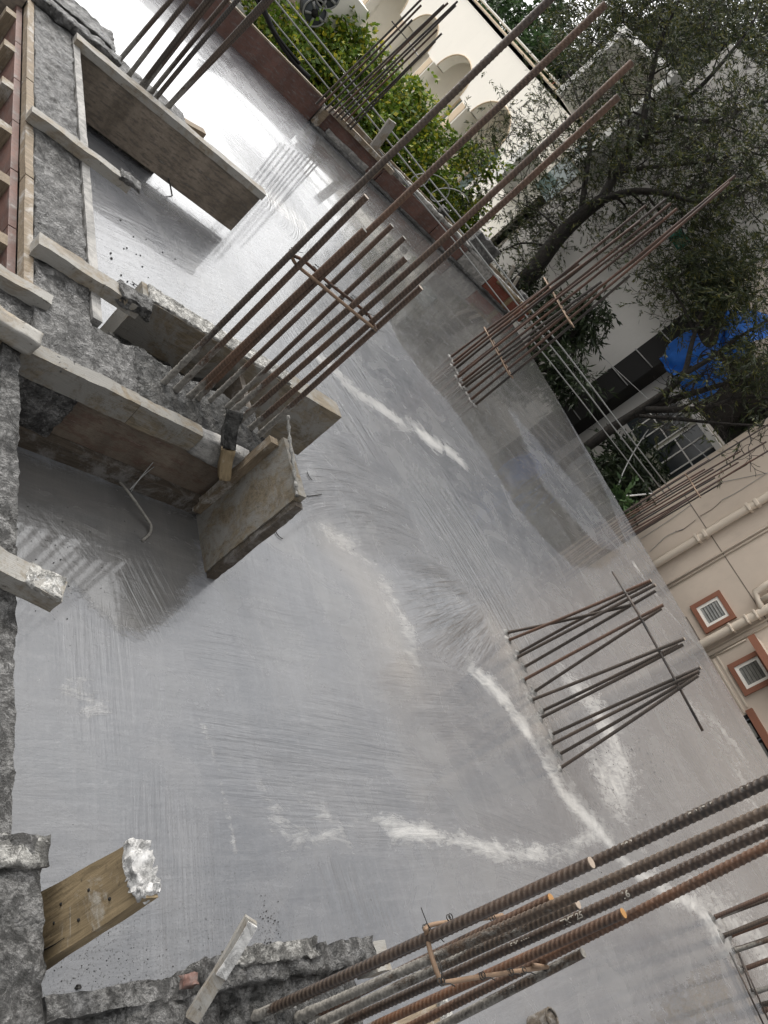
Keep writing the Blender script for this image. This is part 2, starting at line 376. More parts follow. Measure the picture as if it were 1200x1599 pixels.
def plank(name, p0, p1, w, t, mat, root=None, up=None, amp=.002, seg=.03):
    """timber from p0 to p1; local X along it, w across, t thick. up = direction of the t side"""
    p0 = Vector(p0); p1 = Vector(p1); x = (p1 - p0); L = x.length; x.normalize()
    up = Vector(up) if up else Vector((0, 0, 1)); y = up.cross(x).normalized(); z = x.cross(y)
    o = rough_box(name, (-L / 2, -w / 2, -t / 2), (L / 2, w / 2, t / 2), mat, None, seg, amp, 9, amp * .5, maxn=60)
    o.matrix_world = Matrix.Translation((p0 + p1) / 2) @ Matrix((x, y, z)).transposed().to_4x4()
    if root:
        o.parent = root; o.matrix_parent_inverse = Matrix.Translation(root.location).inverted()
    return o
def tube_mesh(paths, nseg=6):
    """paths: list of (points, radii) -> verts, quads"""
    V = []; Q = []
    for pts, rad in paths:
        pts = [Vector(p) for p in pts]; k0 = len(V); prev = None
        for i, p in enumerate(pts):
            t = (pts[min(i + 1, len(pts) - 1)] - pts[max(i - 1, 0)]).normalized()
            if prev is None:
                a = t.orthogonal().normalized()
            else:
                a = (prev - t * prev.dot(t)); a = a.normalized() if a.length > 1e-6 else t.orthogonal().normalized()
            prev = a; b = t.cross(a)
            r = rad[i] if hasattr(rad, '__len__') else rad
            for k in range(nseg):
                an = 2 * math.pi * k / nseg; V.append(p + (a * math.cos(an) + b * math.sin(an)) * r)
        for i in range(len(pts) - 1):
            for k in range(nseg):
                k2 = (k + 1) % nseg; q = k0 + i * nseg
                Q.append((q + k, q + k2, q + nseg + k2, q + nseg + k))
        Q.append(tuple(k0 + k for k in reversed(range(nseg)))); q = k0 + (len(pts) - 1) * nseg
        Q.append(tuple(q + k for k in range(nseg)))
    return V, Q
def tube(name, pts, r, mat, root=None, nseg=8, smooth=True):
    pts = [Vector(p) for p in pts]; c = pts[0].copy()
    V, Q = tube_mesh([([p - c for p in pts], r)], nseg)
    o = mesh_obj(name, V, Q, mat, None, c, smooth)
    return seat(o, root) if root else o
def smooth_path(pts, n=6):
    pts = [Vector(p) for p in pts]; out = []
    for i in range(len(pts) - 1):
        p0 = pts[max(i - 1, 0)]; p1 = pts[i]; p2 = pts[i + 1]; p3 = pts[min(i + 2, len(pts) - 1)]
        for k in range(n):
            t = k / n
            out.append(.5 * ((2 * p1) + (p2 - p0) * t + (2 * p0 - 5 * p1 + 4 * p2 - p3) * t * t + (3 * p1 - p0 - 3 * p2 + p3) * t ** 3))
    out.append(pts[-1]); return out

# ------------------------------------------------------------------ reinforcing bars
def rebar(p0, p1, r, mat, root, detail=1, bend=0.0, cut=None, name='rebar', cem=0.0, spin=None):
    """ribbed bar: local Z from p0 to p1.  detail 2 = oblique crescent ribs + seam, 1 = coarse ribs, 0 = plain"""
    p0 = Vector(p0); p1 = Vector(p1); ax = p1 - p0; L = ax.length
    pitch = r * 1.25
    if detail == 2: dl = pitch / 6; ns = 18
    elif detail == 1: dl = pitch / 4; ns = 10
    else: dl = L / 8; ns = 7
    nr = max(4, int(L / dl)); s = np.linspace(0, L, nr + 1); ph = np.linspace(0, 2 * np.pi, ns, endpoint=False)
    Sg, Pg = np.meshgrid(s, ph, indexing='ij')
    rad = np.full(Sg.shape, r * .94)
    if detail:
        half = (Pg > np.pi)
        w = np.abs(np.sin(Pg)) ** .6
        ob = np.where(half, 1, -1) * .35 * np.cos(Pg)
        u = (Sg / pitch + ob * 1.2) % 1.0
        rib = np.clip(1 - np.abs(u - .5) / .26, 0, 1)
        rad += r * .17 * rib * w
        rad += r * .07 * (np.abs(np.cos(Pg)) > .96)
    if cem:
        k = np.clip(1 - Sg / cem, 0, 1)
        rad += k * r * .22 * (np.sin(Sg * 91 + Pg * 2) * .5 + .5 + .4 * np.sin(Sg * 233 - Pg * 3))
    bx = bend * L * (np.sin(np.pi * Sg / L))
    wav = r * .25 * np.sin(Sg * 2.1 + p0.x * 9)
    V = np.stack([rad * np.cos(Pg) + bx + wav, rad * np.sin(Pg) + wav * .6, Sg], -1).reshape(-1, 3)
    ribv = (rib * w).reshape(-1) if detail else np.zeros(Sg.size)
    i = np.arange(nr)[:, None] * ns; k = np.arange(ns)[None, :]; k2 = (k + 1) % ns
    Q = np.stack([i + k, i + k2, i + ns + k2, i + ns + k], -1).reshape(-1, 4)
    # end caps (fans as quads)
    c0 = len(V); V = np.vstack([V, [[0, 0, 0], [bx[-1, 0], 0, L]]])
    cap = [(c0, (j + 1) % ns, j, j) for j in range(0)]
    o = np_obj(name, V, Q, mat, None, True)
    me = o.data; at = me.attributes.new('rib', 'FLOAT', 'POINT'); at.data.foreach_set('value', np.concatenate([ribv, [0, 0]]).astype(np.float32))
    z = ax.normalized()
    cd = (Vector((0, 0, CAM_H)) - p0); y = (cd - z * cd.dot(z)).normalized()
    if spin: y = Matrix.Rotation(spin, 3, z) @ y
    x = y.cross(z)
    mw = Matrix.Translation(p0) @ Matrix((x, y, z)).transposed().to_4x4()
    o.matrix_world = mw
    o.parent = root; o.matrix_parent_inverse = Matrix.Translation(root.location).inverted()
    # cut end: a small disc cap as a sub-part
    vs = [(r * .98 * math.cos(a), r * .98 * math.sin(a), 0) for a in ph] + [(r * .98 * math.cos(a), r * .98 * math.sin(a), .0015) for a in ph]
    n = ns; fs = [tuple(range(n, 2 * n)), tuple(reversed(range(n)))] + [(j, (j + 1) % n, n + (j + 1) % n, n + j) for j in range(n)]
    e = mesh_obj('cut_end', vs, fs, cut or mat, o, (float(wav[-1, 0]), float(wav[-1, 0]) * .6, L))
    return o
def hoop(pts, r, root, mat=None, name='stirrup', closed=True):
    pts = [Vector(p) for p in pts]
    if closed: pts = pts + [pts[0]]
    out = []
    for i in range(len(pts) - 1):
        a, b = pts[i], pts[i + 1]
        for k in range(6): out.append(a.lerp(b, k / 6) + noise.noise_vector(a.lerp(b, k / 6) * 7) * r * .7)
    out.append(pts[-1]); return tube(name, out, r, mat or M['tie'], root, 8)
def knot(p, r, root):
    a = []; p = Vector(p)
    for k in range(15):
        t = k / 14 * 2 * math.pi * 1.6; a.append(p + Vector((math.cos(t) * r, math.sin(t) * r * .8, (k / 14 - .5) * r * 1.1)))
    a += [p + Vector((r * 1.3, -r * .8, r * 1.2)), p + Vector((r * 1.7, -r * 1.6, r * 1.9))]
    return tube('tie_wire', a, max(.0012, r * .085), M['wire'], root, 5)

# ------------------------------------------------------------------ the slab
XE, YE = 9.68, 9.75
def grid_axis(a, b, near, d0, d1):
    out = [a]; 
    while out[-1] < b:
        t = abs(out[-1] - near); out.append(out[-1] + min(d1, d0 + .0055 * t))
    out[-1] = b; return np.array(out)
def slab():
    xs = grid_axis(.60, XE, .6, .011, .05); ys = grid_axis(-3.0, YE, .6, .011, .05)
    X, Y = np.meshgrid(xs, ys, indexing='ij'); P = np.stack([X, Y], -1)
    def z2(p): v = on_z(p[0], p[1]); return np.array([v.x, v.y])
    lt = np.zeros(X.shape); warm = np.zeros(X.shape); speck = np.zeros(X.shape)
    def seg_d(pl):
        D = np.full(X.shape, 1e9); 
        for a, b in zip(pl[:-1], pl[1:]):
            ab = b - a; t = np.clip(((P - a) @ ab) / max(1e-9, ab @ ab), 0, 1)
            q = P - (a + t[..., None] * ab); D = np.minimum(D, np.hypot(q[..., 0], q[..., 1]))
        return D
    nx = np.sin(X * 7.1 + 1.3 * np.sin(Y * 3.3)) * np.sin(Y * 6.3 + 1.7 * np.sin(X * 2.9))
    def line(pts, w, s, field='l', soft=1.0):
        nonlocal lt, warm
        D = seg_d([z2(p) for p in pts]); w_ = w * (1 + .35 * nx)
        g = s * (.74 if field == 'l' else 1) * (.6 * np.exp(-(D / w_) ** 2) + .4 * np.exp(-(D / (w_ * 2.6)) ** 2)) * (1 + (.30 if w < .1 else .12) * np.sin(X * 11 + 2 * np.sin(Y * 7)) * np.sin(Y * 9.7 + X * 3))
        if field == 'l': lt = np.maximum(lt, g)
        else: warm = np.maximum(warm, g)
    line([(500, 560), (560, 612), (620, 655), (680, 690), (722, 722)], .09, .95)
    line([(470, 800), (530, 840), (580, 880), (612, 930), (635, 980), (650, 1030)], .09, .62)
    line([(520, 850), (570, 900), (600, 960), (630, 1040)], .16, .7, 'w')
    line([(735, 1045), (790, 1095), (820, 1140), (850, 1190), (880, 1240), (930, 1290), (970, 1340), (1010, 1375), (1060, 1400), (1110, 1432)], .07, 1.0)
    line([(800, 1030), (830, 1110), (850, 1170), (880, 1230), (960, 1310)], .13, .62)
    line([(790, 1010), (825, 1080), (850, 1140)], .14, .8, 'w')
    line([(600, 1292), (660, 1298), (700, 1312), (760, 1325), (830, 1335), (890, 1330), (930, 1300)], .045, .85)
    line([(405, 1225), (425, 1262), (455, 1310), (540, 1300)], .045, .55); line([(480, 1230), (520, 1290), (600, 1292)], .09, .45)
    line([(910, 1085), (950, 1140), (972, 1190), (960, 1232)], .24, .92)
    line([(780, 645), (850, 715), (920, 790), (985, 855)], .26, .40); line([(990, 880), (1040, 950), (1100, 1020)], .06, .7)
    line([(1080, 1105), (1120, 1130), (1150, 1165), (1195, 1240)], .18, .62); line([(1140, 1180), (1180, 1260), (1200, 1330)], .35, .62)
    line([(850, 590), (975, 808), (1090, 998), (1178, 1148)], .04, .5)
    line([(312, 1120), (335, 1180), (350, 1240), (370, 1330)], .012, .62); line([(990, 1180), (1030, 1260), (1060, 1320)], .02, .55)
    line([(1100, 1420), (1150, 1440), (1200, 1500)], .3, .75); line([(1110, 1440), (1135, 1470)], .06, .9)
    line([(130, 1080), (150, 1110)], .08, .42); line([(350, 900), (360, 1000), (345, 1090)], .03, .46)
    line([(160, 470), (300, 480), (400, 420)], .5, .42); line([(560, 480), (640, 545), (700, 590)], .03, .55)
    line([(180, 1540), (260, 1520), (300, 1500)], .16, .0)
    for c, rr, s_ in (((150, 1540), .28, 1.0), ((420, 1450), .10, .9), ((400, 1470), .1, .8), ((460, 890), .15, .5), ((1000, 1180), .3, .7), ((1010, 1220), .3, .6), ((330, 1450), .25, .6), ((100, 880), .2, .8)):
        q = P - z2(c); speck = np.maximum(speck, s_ * np.exp(-(np.hypot(q[..., 0], q[..., 1]) / rr) ** 2))
    speck = np.maximum(speck, .12)
    wet = np.zeros(X.shape)
    def poly(pts, soft, v):
        nonlocal wet
        pp = [z2(p) for p in pts]; ins = np.zeros(X.shape, bool); n_ = len(pp)
        for i_ in range(n_):
            a, b = pp[i_], pp[(i_ + 1) % n_]
            c = ((a[1] > Y) != (b[1] > Y)) & (X < (b[0] - a[0]) * (Y - a[1]) / (b[1] - a[1] + 1e-12) + a[0]); ins ^= c
        D = seg_d(pp + [pp[0]]); sg = np.where(ins, D, -D)
        wet = np.maximum(wet, v * np.clip(.5 + sg / soft, 0, 1)) if v > 0 else np.minimum(wet, 1 + v * np.clip(.5 + sg / soft, 0, 1))
    poly([(487, 200), (465, 260), (520, 350), (590, 470), (612, 525), (660, 590), (705, 640), (760, 720), (800, 790), (860, 860), (905, 900), (950, 900), (985, 860), (960, 790), (850, 580), (820, 520), (700, 400)], .25, .56)
    poly([(0, 690), (318, 800), (322, 890), (285, 960), (225, 1000), (170, 985), (120, 930), (0, 930)], .22, .8)  # reflection and shadow of front beam and end board, painted as wet darkening
    poly([(140, 190), (370, 350), (400, 420), (330, 410), (220, 350), (150, 300)], .9, .5)  # dark reflection below the long form board, painted through the wet mask
    poly([(870, 1040), (960, 1000), (1050, 1080), (1090, 1180), (1050, 1260), (1000, 1180), (930, 1090)], .5, .38)
    poly([(1040, 1480), (1110, 1440), (1200, 1650), (980, 1700), (900, 1560)], .5, .5)
    poly([(790, 630), (850, 700), (930, 790), (990, 870), (930, 850), (850, 760)], .9, -1.0)
    # trowel strokes: coordinate across the stroke, coordinate along it, strength
    cu = np.zeros(X.shape); cv = np.zeros(X.shape); am = np.full(X.shape, .0); am2 = am.copy()
    def patch(cen, ra, rb, a, b, amp, freq=1.0, arc=None, fan=None):
        nonlocal cu, cv, am, am2
        c = z2(cen); d = z2(b) - z2(a); d /= np.hypot(*d); n = np.array([-d[1], d[0]])
        q = P - c; u = q @ d; v = q @ n
        m = amp * np.clip(1.25 - ((u / ra) ** 2 + (v / rb) ** 2) ** .9, 0, 1)
        if fan is not None:
            f = z2(fan); qf = P - f; rf = np.hypot(qf[..., 0], qf[..., 1]); an = np.arctan2(qf[..., 1], qf[..., 0]); U = an * .9 * freq; Vv = rf
        elif arc:
            U = (np.sqrt((arc + v) ** 2 + u ** 2)) * freq; Vv = u
        else: U = v * freq; Vv = u
        k = m > am; am2 = np.where(k, am, np.maximum(am2, m))
        cu = np.where(k, U + ra * 3.1, cu); cv = np.where(k, Vv, cv); am = np.where(k, m, am)
    patch((330, 60), 4, 2.5, (250, 60), (420, 300), .35, .5)
    patch((430, 300), .8, .5, (420, 250), (470, 330), 1.3, 1.6, arc=.7)
    patch((250, 420), 1.6, .7, (160, 400), (330, 470), .4, .7)
    patch((560, 640), 1.3, .7, (500, 590), (620, 780), .8, 1.0)
    patch((640, 560), 1.5, .5, (560, 480), (700, 640), .8, 1.2, arc=3)
    patch((560, 760), .8, .55, (480, 740), (700, 800), .9, 1.3, arc=2)
    patch((720, 850), 1.4, .6, (640, 720), (800, 980), 1.0, 1.1, arc=4)
    patch((780, 720), 1.8, .45, (700, 620), (860, 840), 1.0, .8, arc=5)
    patch((700, 950), .55, .40, (600, 960), (800, 950), 1.5, 1.0, fan=(830, 905))
    patch((640, 1100), 1.0, .45, (500, 1110), (760, 1120), .35, .9)
    patch((500, 1000), .7, .35, (360, 960), (620, 1010), .35, .9)
    patch((450, 1380), .6, .35, (440, 1300), (520, 1420), .30, .8)
    patch((830, 1060), .5, .35, (780, 1000), (860, 1150), .7, 1.0)
    patch((930, 900), 1.5, .5, (850, 780), (1000, 1000), .25, .8)
    patch((1120, 1250), 1.0, .5, (1080, 1200), (1180, 1350), .5, .8)
    patch((260, 960), .3, .22, (200, 900), (250, 1000), .30, 1.5)
    patch((120, 900), .3, .2, (60, 820), (150, 940), .2, 1.2)
    patch((220, 1150), .9, .35, (200, 1000), (210, 1300), .16, .8)
    patch((520, 1180), 1.0, .5, (380, 1150), (640, 1190), .5, .8)
    patch((300, 1330), .7, .3, (290, 1230), (300, 1430), .35, .9); patch((560, 1480), .6, .3, (530, 1400), (580, 1560), .4, .9)
    patch((850, 1340), .8, .3, (760, 1300), (940, 1370), .45, 1.0); patch((400, 1060), .5, .3, (300, 1040), (480, 1070), .45, .9)
    patch((1080, 1320), .9, .35, (1040, 1240), (1130, 1420), .5, .8); patch((160, 1050), .4, .2, (140, 980), (150, 1140), .35, .9)
    am = np.maximum(0, np.minimum(am, (am - am2) * 2.5) - .07)
    # gentle undulation of hand-floated concrete
    Z = .0022 * np.sin(X * 1.9 + np.sin(Y * 1.1)) * np.sin(Y * 1.5 + .7 * np.sin(X * 1.3)) - .004 * np.clip(np.abs(Y) > 99, 0, 1)
    nxn, nyn = X.shape
    V = np.stack([X, Y, Z], -1).reshape(-1, 3)
    i = np.arange(nxn - 1)[:, None] * nyn; j = np.arange(nyn - 1)[None, :]
    Q = np.stack([i + j, i + nyn + j, i + nyn + j + 1, i + j + 1], -1)
    keep = np.ones(Q.shape[:2], bool)
    xm = (xs[:-1] + xs[1:]) / 2; ym = (ys[:-1] + ys[1:]) / 2
    keep &= ~((xm[:, None] < .74) & (ym[None, :] > .5) & (ym[None, :] < 4.9))
    Q = Q[keep].reshape(-1, 4)
    n0 = len(V)
    extra = []; eq = []
    def quad(*ps):
        k = n0 + len(extra); extra.extend(ps); eq.append((k, k + 1, k + 2, k + 3))
    quad((XE, -3, 0), (XE, -3, -.16), (XE, YE + .4, -.16), (XE, YE + .4, 0))             # outer edge face
    quad((-6, YE, 0), (XE, YE, 0), (XE, YE + .4, 0), (-6, YE + .4, 0))
    quad((-6, YE + .4, 0), (XE, YE + .4, 0), (XE, YE + .4, -.16), (-6, YE + .4, -.16))
    quad((-6, -6, 0), (XE, -6, 0), (XE, -3, 0), (-6, -3, 0)); quad((-6, -3, 0), (.6, -3, 0), (.6, .3, 0), (-6, .3, 0))
    quad((-6, .3, 0), (-1.2, .3, 0), (-1.2, YE, 0), (-6, YE, 0)); quad((-1.2, 4.9, 0), (.6, 4.9, 0), (.6, YE, 0), (-1.2, YE, 0))
    quad((-6, -6, -.16), (-6, YE + .4, -.16), (-1.2, YE + .4, -.16), (-1.2, -6, -.16)); quad((.74, -6, -.16), (.74, YE + .4, -.16), (XE, YE + .4, -.16), (XE, -6, -.16))
    V = np.vstack([V, np.array(extra)]); Q = np.vstack([Q, np.array(eq)])
    o = np_obj('floor_slab', V, Q, M['slab'], None, True)
    ne = len(extra)
    def put(name, a, b, c):
        arr = np.zeros((len(V), 3), np.float32); arr[:n0, 0] = a.ravel(); arr[:n0, 1] = b.ravel(); arr[:n0, 2] = c.ravel()
        at = o.data.attributes.new(name, 'FLOAT_VECTOR', 'POINT'); at.data.foreach_set('vector', arr.ravel())
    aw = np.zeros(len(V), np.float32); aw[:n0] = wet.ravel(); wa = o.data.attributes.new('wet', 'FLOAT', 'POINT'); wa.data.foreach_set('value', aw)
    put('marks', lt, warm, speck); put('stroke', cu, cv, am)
    o['kind'] = 'structure'; return o
slab()
# far world underneath
gnd = mesh_obj('ground', [(-120, -120, -7), (160, -120, -7), (160, 160, -7), (-120, 160, -7)], [(0, 1, 2, 3)], M['ground']); gnd['kind'] = 'structure'
# storeys that carry the slab
lw = box('lower_storey_wall', (-5.6, -5.6, -7), (9.3, -5.3, -.17), M['rough']); lw['kind'] = 'structure'
lw2 = box('lower_storey_wall', (9.1, -5.3, -7), (9.3, 9.6, -.17), M['rough']); lw2['kind'] = 'structure'
lw3 = box('lower_storey_wall', (-5.6, 9.6, -7), (9.3, 9.8, -.17), M['rough']); lw3['kind'] = 'structure'
lf = box('lower_floor', (-5.5, -5.2, -3.3), (9.0, 9.5, -3.15), M['rough_dark']); lf['kind'] = 'structure'

exec_after = []
TZ = .36                                          # top of the raised beams and core wall
# ------------------------------------------------------------------ core wall (runs in Y) with its formwork
cw = empty('core_wall', (.94, 3.5, 0), 'rough fresh-cast concrete core wall between plywood shutters, running to the top edge of the photo', 'concrete wall')
rough_box('concrete_core', (.815, 2.0, -.4), (1.02, 5.3, TZ), M['rough'], cw, .013, .007, 22, .004, .012, maxn=260)
rough_box('side_board', (1.03, 2.36, .02), (1.068, 4.78, TZ + .002), M['grey_board'], cw, .04, .002, 12)
# pit side: timber ledger and red boards going down
for y0, y1 in ((2.30, 3.05), (3.06, 3.9), (3.91, 4.88)):
    rough_box('ledger', (.778, y0, TZ - .045), (.812, y1, TZ - .003), M['wood'], cw, .05, .003, 9)
yb = 2.32; k = 0
while yb < 4.86:
    box('shutter_panel', (.745, yb, -1.6), (.776, min(yb + .40, 4.88), TZ - .05), M['ply_red'], cw, .002)
    plank('batten', (.72, yb + .30, -1.6), (.72, yb + .30, TZ - .05), .065, .05, M['wood'], cw, up=(1, 0, 0)); yb += .405; k += 1
# timber spacers nailed across the wall
for nm, a, b, w, t, mt, lab in (
    ('timber_spacer', (.775, 3.50, TZ + .03), (1.255, 3.49, TZ + .025), .055, .05, 'wood_pale', 'cement-splashed timber spacer across the core wall, midway between the other two'),
    ('timber_spacer', (.80, 2.56, TZ + .03), (1.22, 2.55, TZ + .02), .075, .055, 'wood_pale', 'cement-caked timber spacer across the core wall, nearest the column bars'),
    ('timber_spacer', (.60, 2.31, TZ + .0), (.86, 2.28, TZ + .01), .05, .05, 'wood_pale', 'short pale batten stub at the left edge of the photo, where wall meets beam')):
    o = plank(nm, a, b, w, t, M[mt], None, amp=.005, seg=.02); tag(o, lab, 'timber', 'timber spacers')
tag(rough_box('timber_spacer', (.80, 4.86, TZ + .0), (1.30, 4.95, TZ + .05), M['rough'], None, .015, .012, 22, .006), 'timber spacer buried in rough concrete at the far end of the core wall', 'timber', 'timber spacers')
# cement crust on spacer ends
for p, s_ in (((1.24, 3.49, TZ + .05), (.05, .035, .012)), ((1.19, 2.555, TZ + .035), (.07, .045, .022))):
    c = rough_box('cement_crust', Vector(p) - Vector(s_), Vector(p) + Vector(s_), M['rough'], None, .01, .012, 30, .006); tag(c, 'grey crust of cement clinging to the end of %s' % ('the middle timber spacer' if p[1] > 3 else 'the timber spacer nearest the column bars'), 'cement')

# ------------------------------------------------------------------ far beam (runs in X at y = 4.8 to 5.2) with long side board
fb = empty('far_beam', (1.3, 5.0, 0), 'raised far concrete beam with dark rough top below the upper-left bars', 'concrete beam')
rough_box('concrete_core', (-1.2, 4.83, -.5), (1.80, 5.10, TZ - .005), M['rough'], fb, .02, .008, 20, .006, .012)
rough_box('rear_ledge', (.9, 5.10, .22), (1.30, 5.34, TZ + .02), M['rough_dark'], fb, .02, .012, 16, .006)
box('inner_shutter', (-1.2, 4.80, -1.7), (.77, 4.826, TZ), M['ply_brown'], fb, .002)
sb = empty('long_form_board', (1.75, 4.77, .1), 'long stained plywood side board on edge, projecting over the bright wet slab at upper left', 'formwork board')
rough_box('plywood_face', (1.03, 4.745, .045), (2.39, 4.765, TZ - .01), M['ply_brown'], sb, .05, .002, 8)
rough_box('top_rail', (1.03, 4.735, TZ - .012), (2.40, 4.815, TZ + .035), M['wood_pale'], sb, .03, .004, 10)
t = plank('wood_block', (1.79, 5.02, .30), (1.97, 5.06, .32), .06, .09, M['wood'], None); tag(t, 'short timber block beside the upper-left column bars', 'timber')
tag(tube('bent_nail', smooth_path([on_z(262, 272, .09), on_z(266, 290, .05), on_z(269, 306, .003)], 4), .005, M['rod']), 'small bent wire hook below the long form board', 'wire')
tag(tube('bent_nail', smooth_path([on_z(258, 272, .07), on_z(262, 270, .09), on_z(264, 276, .05)], 4), .004, M['rod']), 'tiny curled wire tip below the long form board', 'wire')

# ------------------------------------------------------------------ front beam (runs in X at y = 2.02)
fr = empty('front_beam', (1.2, 2.12, 0), 'raised concrete beam with stained plywood side and timber rail, ending under the main bar cluster', 'concrete beam')
rough_box('concrete_core', (-1.2, 2.055, -.5), (1.20, 2.33, TZ - .012), M['rough'], fr, .015, .008, 22, .005, .014, maxn=200)
rough_box('dark_core', (1.19, 2.055, -.5), (1.80, 2.34, TZ - .014), M['rough_dark'], fr, .013, .008, 22, .006, .014)  # darker concrete at the beam end under the bars
rough_box('shutter_panel', (-1.2, 2.03, -.02), (1.70, 2.052, TZ - .07), M['ply_face'], fr, .06, .002, 8)
rough_box('base_strip', (-1.2, 1.985, -.005), (1.72, 2.028, .075), M['wood_dark'], fr, .05, .004, 9)
rough_box('rail', (.70, 1.995, TZ - .088), (1.19, 2.055, TZ + .008), M['wood_grime'], fr, .02, .004, 12, .003)
rough_box('rail', (1.193, 1.998, TZ - .09), (1.46, 2.055, TZ + .004), M['wood_grime'], fr, .02, .005, 12, .003)
rough_box('rail', (1.463, 2.00, TZ - .10), (1.70, 2.055, TZ - .002), M['grey_board'], fr, .02, .006, 12, .003)
tag(tube('bent_rod', smooth_path([on_z(186, 752, .03), on_z(205, 775, .05), on_z(228, 808, .03), on_z(236, 822, .02), on_z(233, 835, .006), on_z(222, 845, .004)], 5), .0055, M['bar_cem']), 'bent cement-coated rod on the shaded slab before the front beam', 'steel rod')
tag(tube('loose_wires', smooth_path([on_z(203, 765, .06), on_z(225, 742, .10), on_z(255, 718, .12)], 5), .002, M['cable']), 'pair of loose pale wires poking from the foot of the front beam', 'wire')
tag(tube('loose_wires', smooth_path([on_z(205, 768, .05), on_z(215, 752, .09), on_z(246, 714, .14)], 5), .002, M['cable']), 'thin upper strand of loose wire at the foot of the front beam', 'wire')

# column box boards round the main bars
rb = empty('rear_form_board', (1.87, 2.7, .2), 'thick crumb-covered form board standing on edge behind the main bar cluster', 'formwork board')
rough_box('board', (1.275, 2.682, .03), (2.46, 2.80, TZ), M['wood_grime'], rb, .03, .003, 8, .001)
rough_box('mortar_top', (1.30, 2.69, TZ - .004), (2.10, 2.79, TZ + .010), M['rough_light'], rb, .009, .007, 30, .005)
eb = empty('end_form_board', (1.72, 1.85, .2), 'brown form board standing on the slab at the corner of the front beam', 'formwork board')
o = rough_box('board', (1.705, 1.70, -.004), (1.745, 1.99, .53), M['wood_grime'], eb, .02, .003, 9, .002)
rough_box('bottom_strip', (1.712, 1.675, .0), (1.752, 1.702, .50), M['wood_dark'], eb, .02, .005, 14, .003)
plank('cleat', (1.685, 1.985, .03), (1.685, 1.985, .50), .035, .04, M['wood'], eb, up=(1, 0, 0))
tube('mortar_drip', smooth_path([on_x(450, 650, 1.70), on_x(453, 690, 1.70), on_x(459, 730, 1.70), on_x(464, 775, 1.70)], 8), [.006 + .003 * math.sin(i * 1.9) for i in range(25)], M['rough_light'], eb, 7)
sA, sB, sC = on_y(366, 640, 2.06), on_y(356, 700, 1.98), on_y(350, 748, 1.93)
tag(plank('splintered_stake', sB, sC, .045, .04, M['wood_warm'], None, up=(0, -1, 0), amp=.007, seg=.01), 'splintered wet timber stub hanging at the end of the front beam', 'timber')
tag(plank('mud_strand', sA, sB, .05, .045, M['rough_dark'], None, up=(0, -1, 0), amp=.012, seg=.01), 'dark muddy upper stub among the main column bars', 'timber')
ct = empty('column_stub', (1.6, 2.3, 0), 'dark concrete column stub from which the main bars rise', 'concrete column')
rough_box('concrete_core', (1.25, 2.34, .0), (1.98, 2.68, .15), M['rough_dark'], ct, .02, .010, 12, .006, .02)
plank('side_board', (1.83, 2.05, .2), (1.83, 2.66, .2), .03, .2, M['wood_dark'], ct)

# ------------------------------------------------------------------ left rail (runs in Y at x = .75) and the timbers across it
lr = empty('left_rail', (.75, 1.2, 0), 'cement-caked timber rail running down the left edge of the photo', 'timber rail')
rough_box('rail', (.718, .50, .22), (.772, 2.02, TZ), M['rough'], lr, .011, .005, 24, .004, .006, maxn=200)
rough_box('concrete_ledge', (.60, .50, -.4), (.770, 2.02, .20), M['rough'], lr, .03, .008, 14)
c1 = plank('cross_batten', (.60, 1.18, TZ + .03), (.865, 1.115, TZ + .02), .062, .055, M['wood_pale'], None, amp=.005, seg=.012); tag(c1, 'short pale batten with white crusted end lying across the left rail', 'timber')
rough_box('mortar_cap', (-.045, -.032, .0), (.045, .032, .012), M['rough_light'], None, .008, .007, 40, .004)
mc = bpy.data.objects['mortar_cap']; mc.parent = c1; mc.location = (.085, 0, .024)
c2 = plank('cross_batten', (.60, 2.03, TZ + .045), (.80, 2.00, TZ + .035), .065, .06, M['wood_pale'], None, amp=.006, seg=.012); tag(c2, 'rounded pale timber end at the left edge, capping the top of the left rail', 'timber')
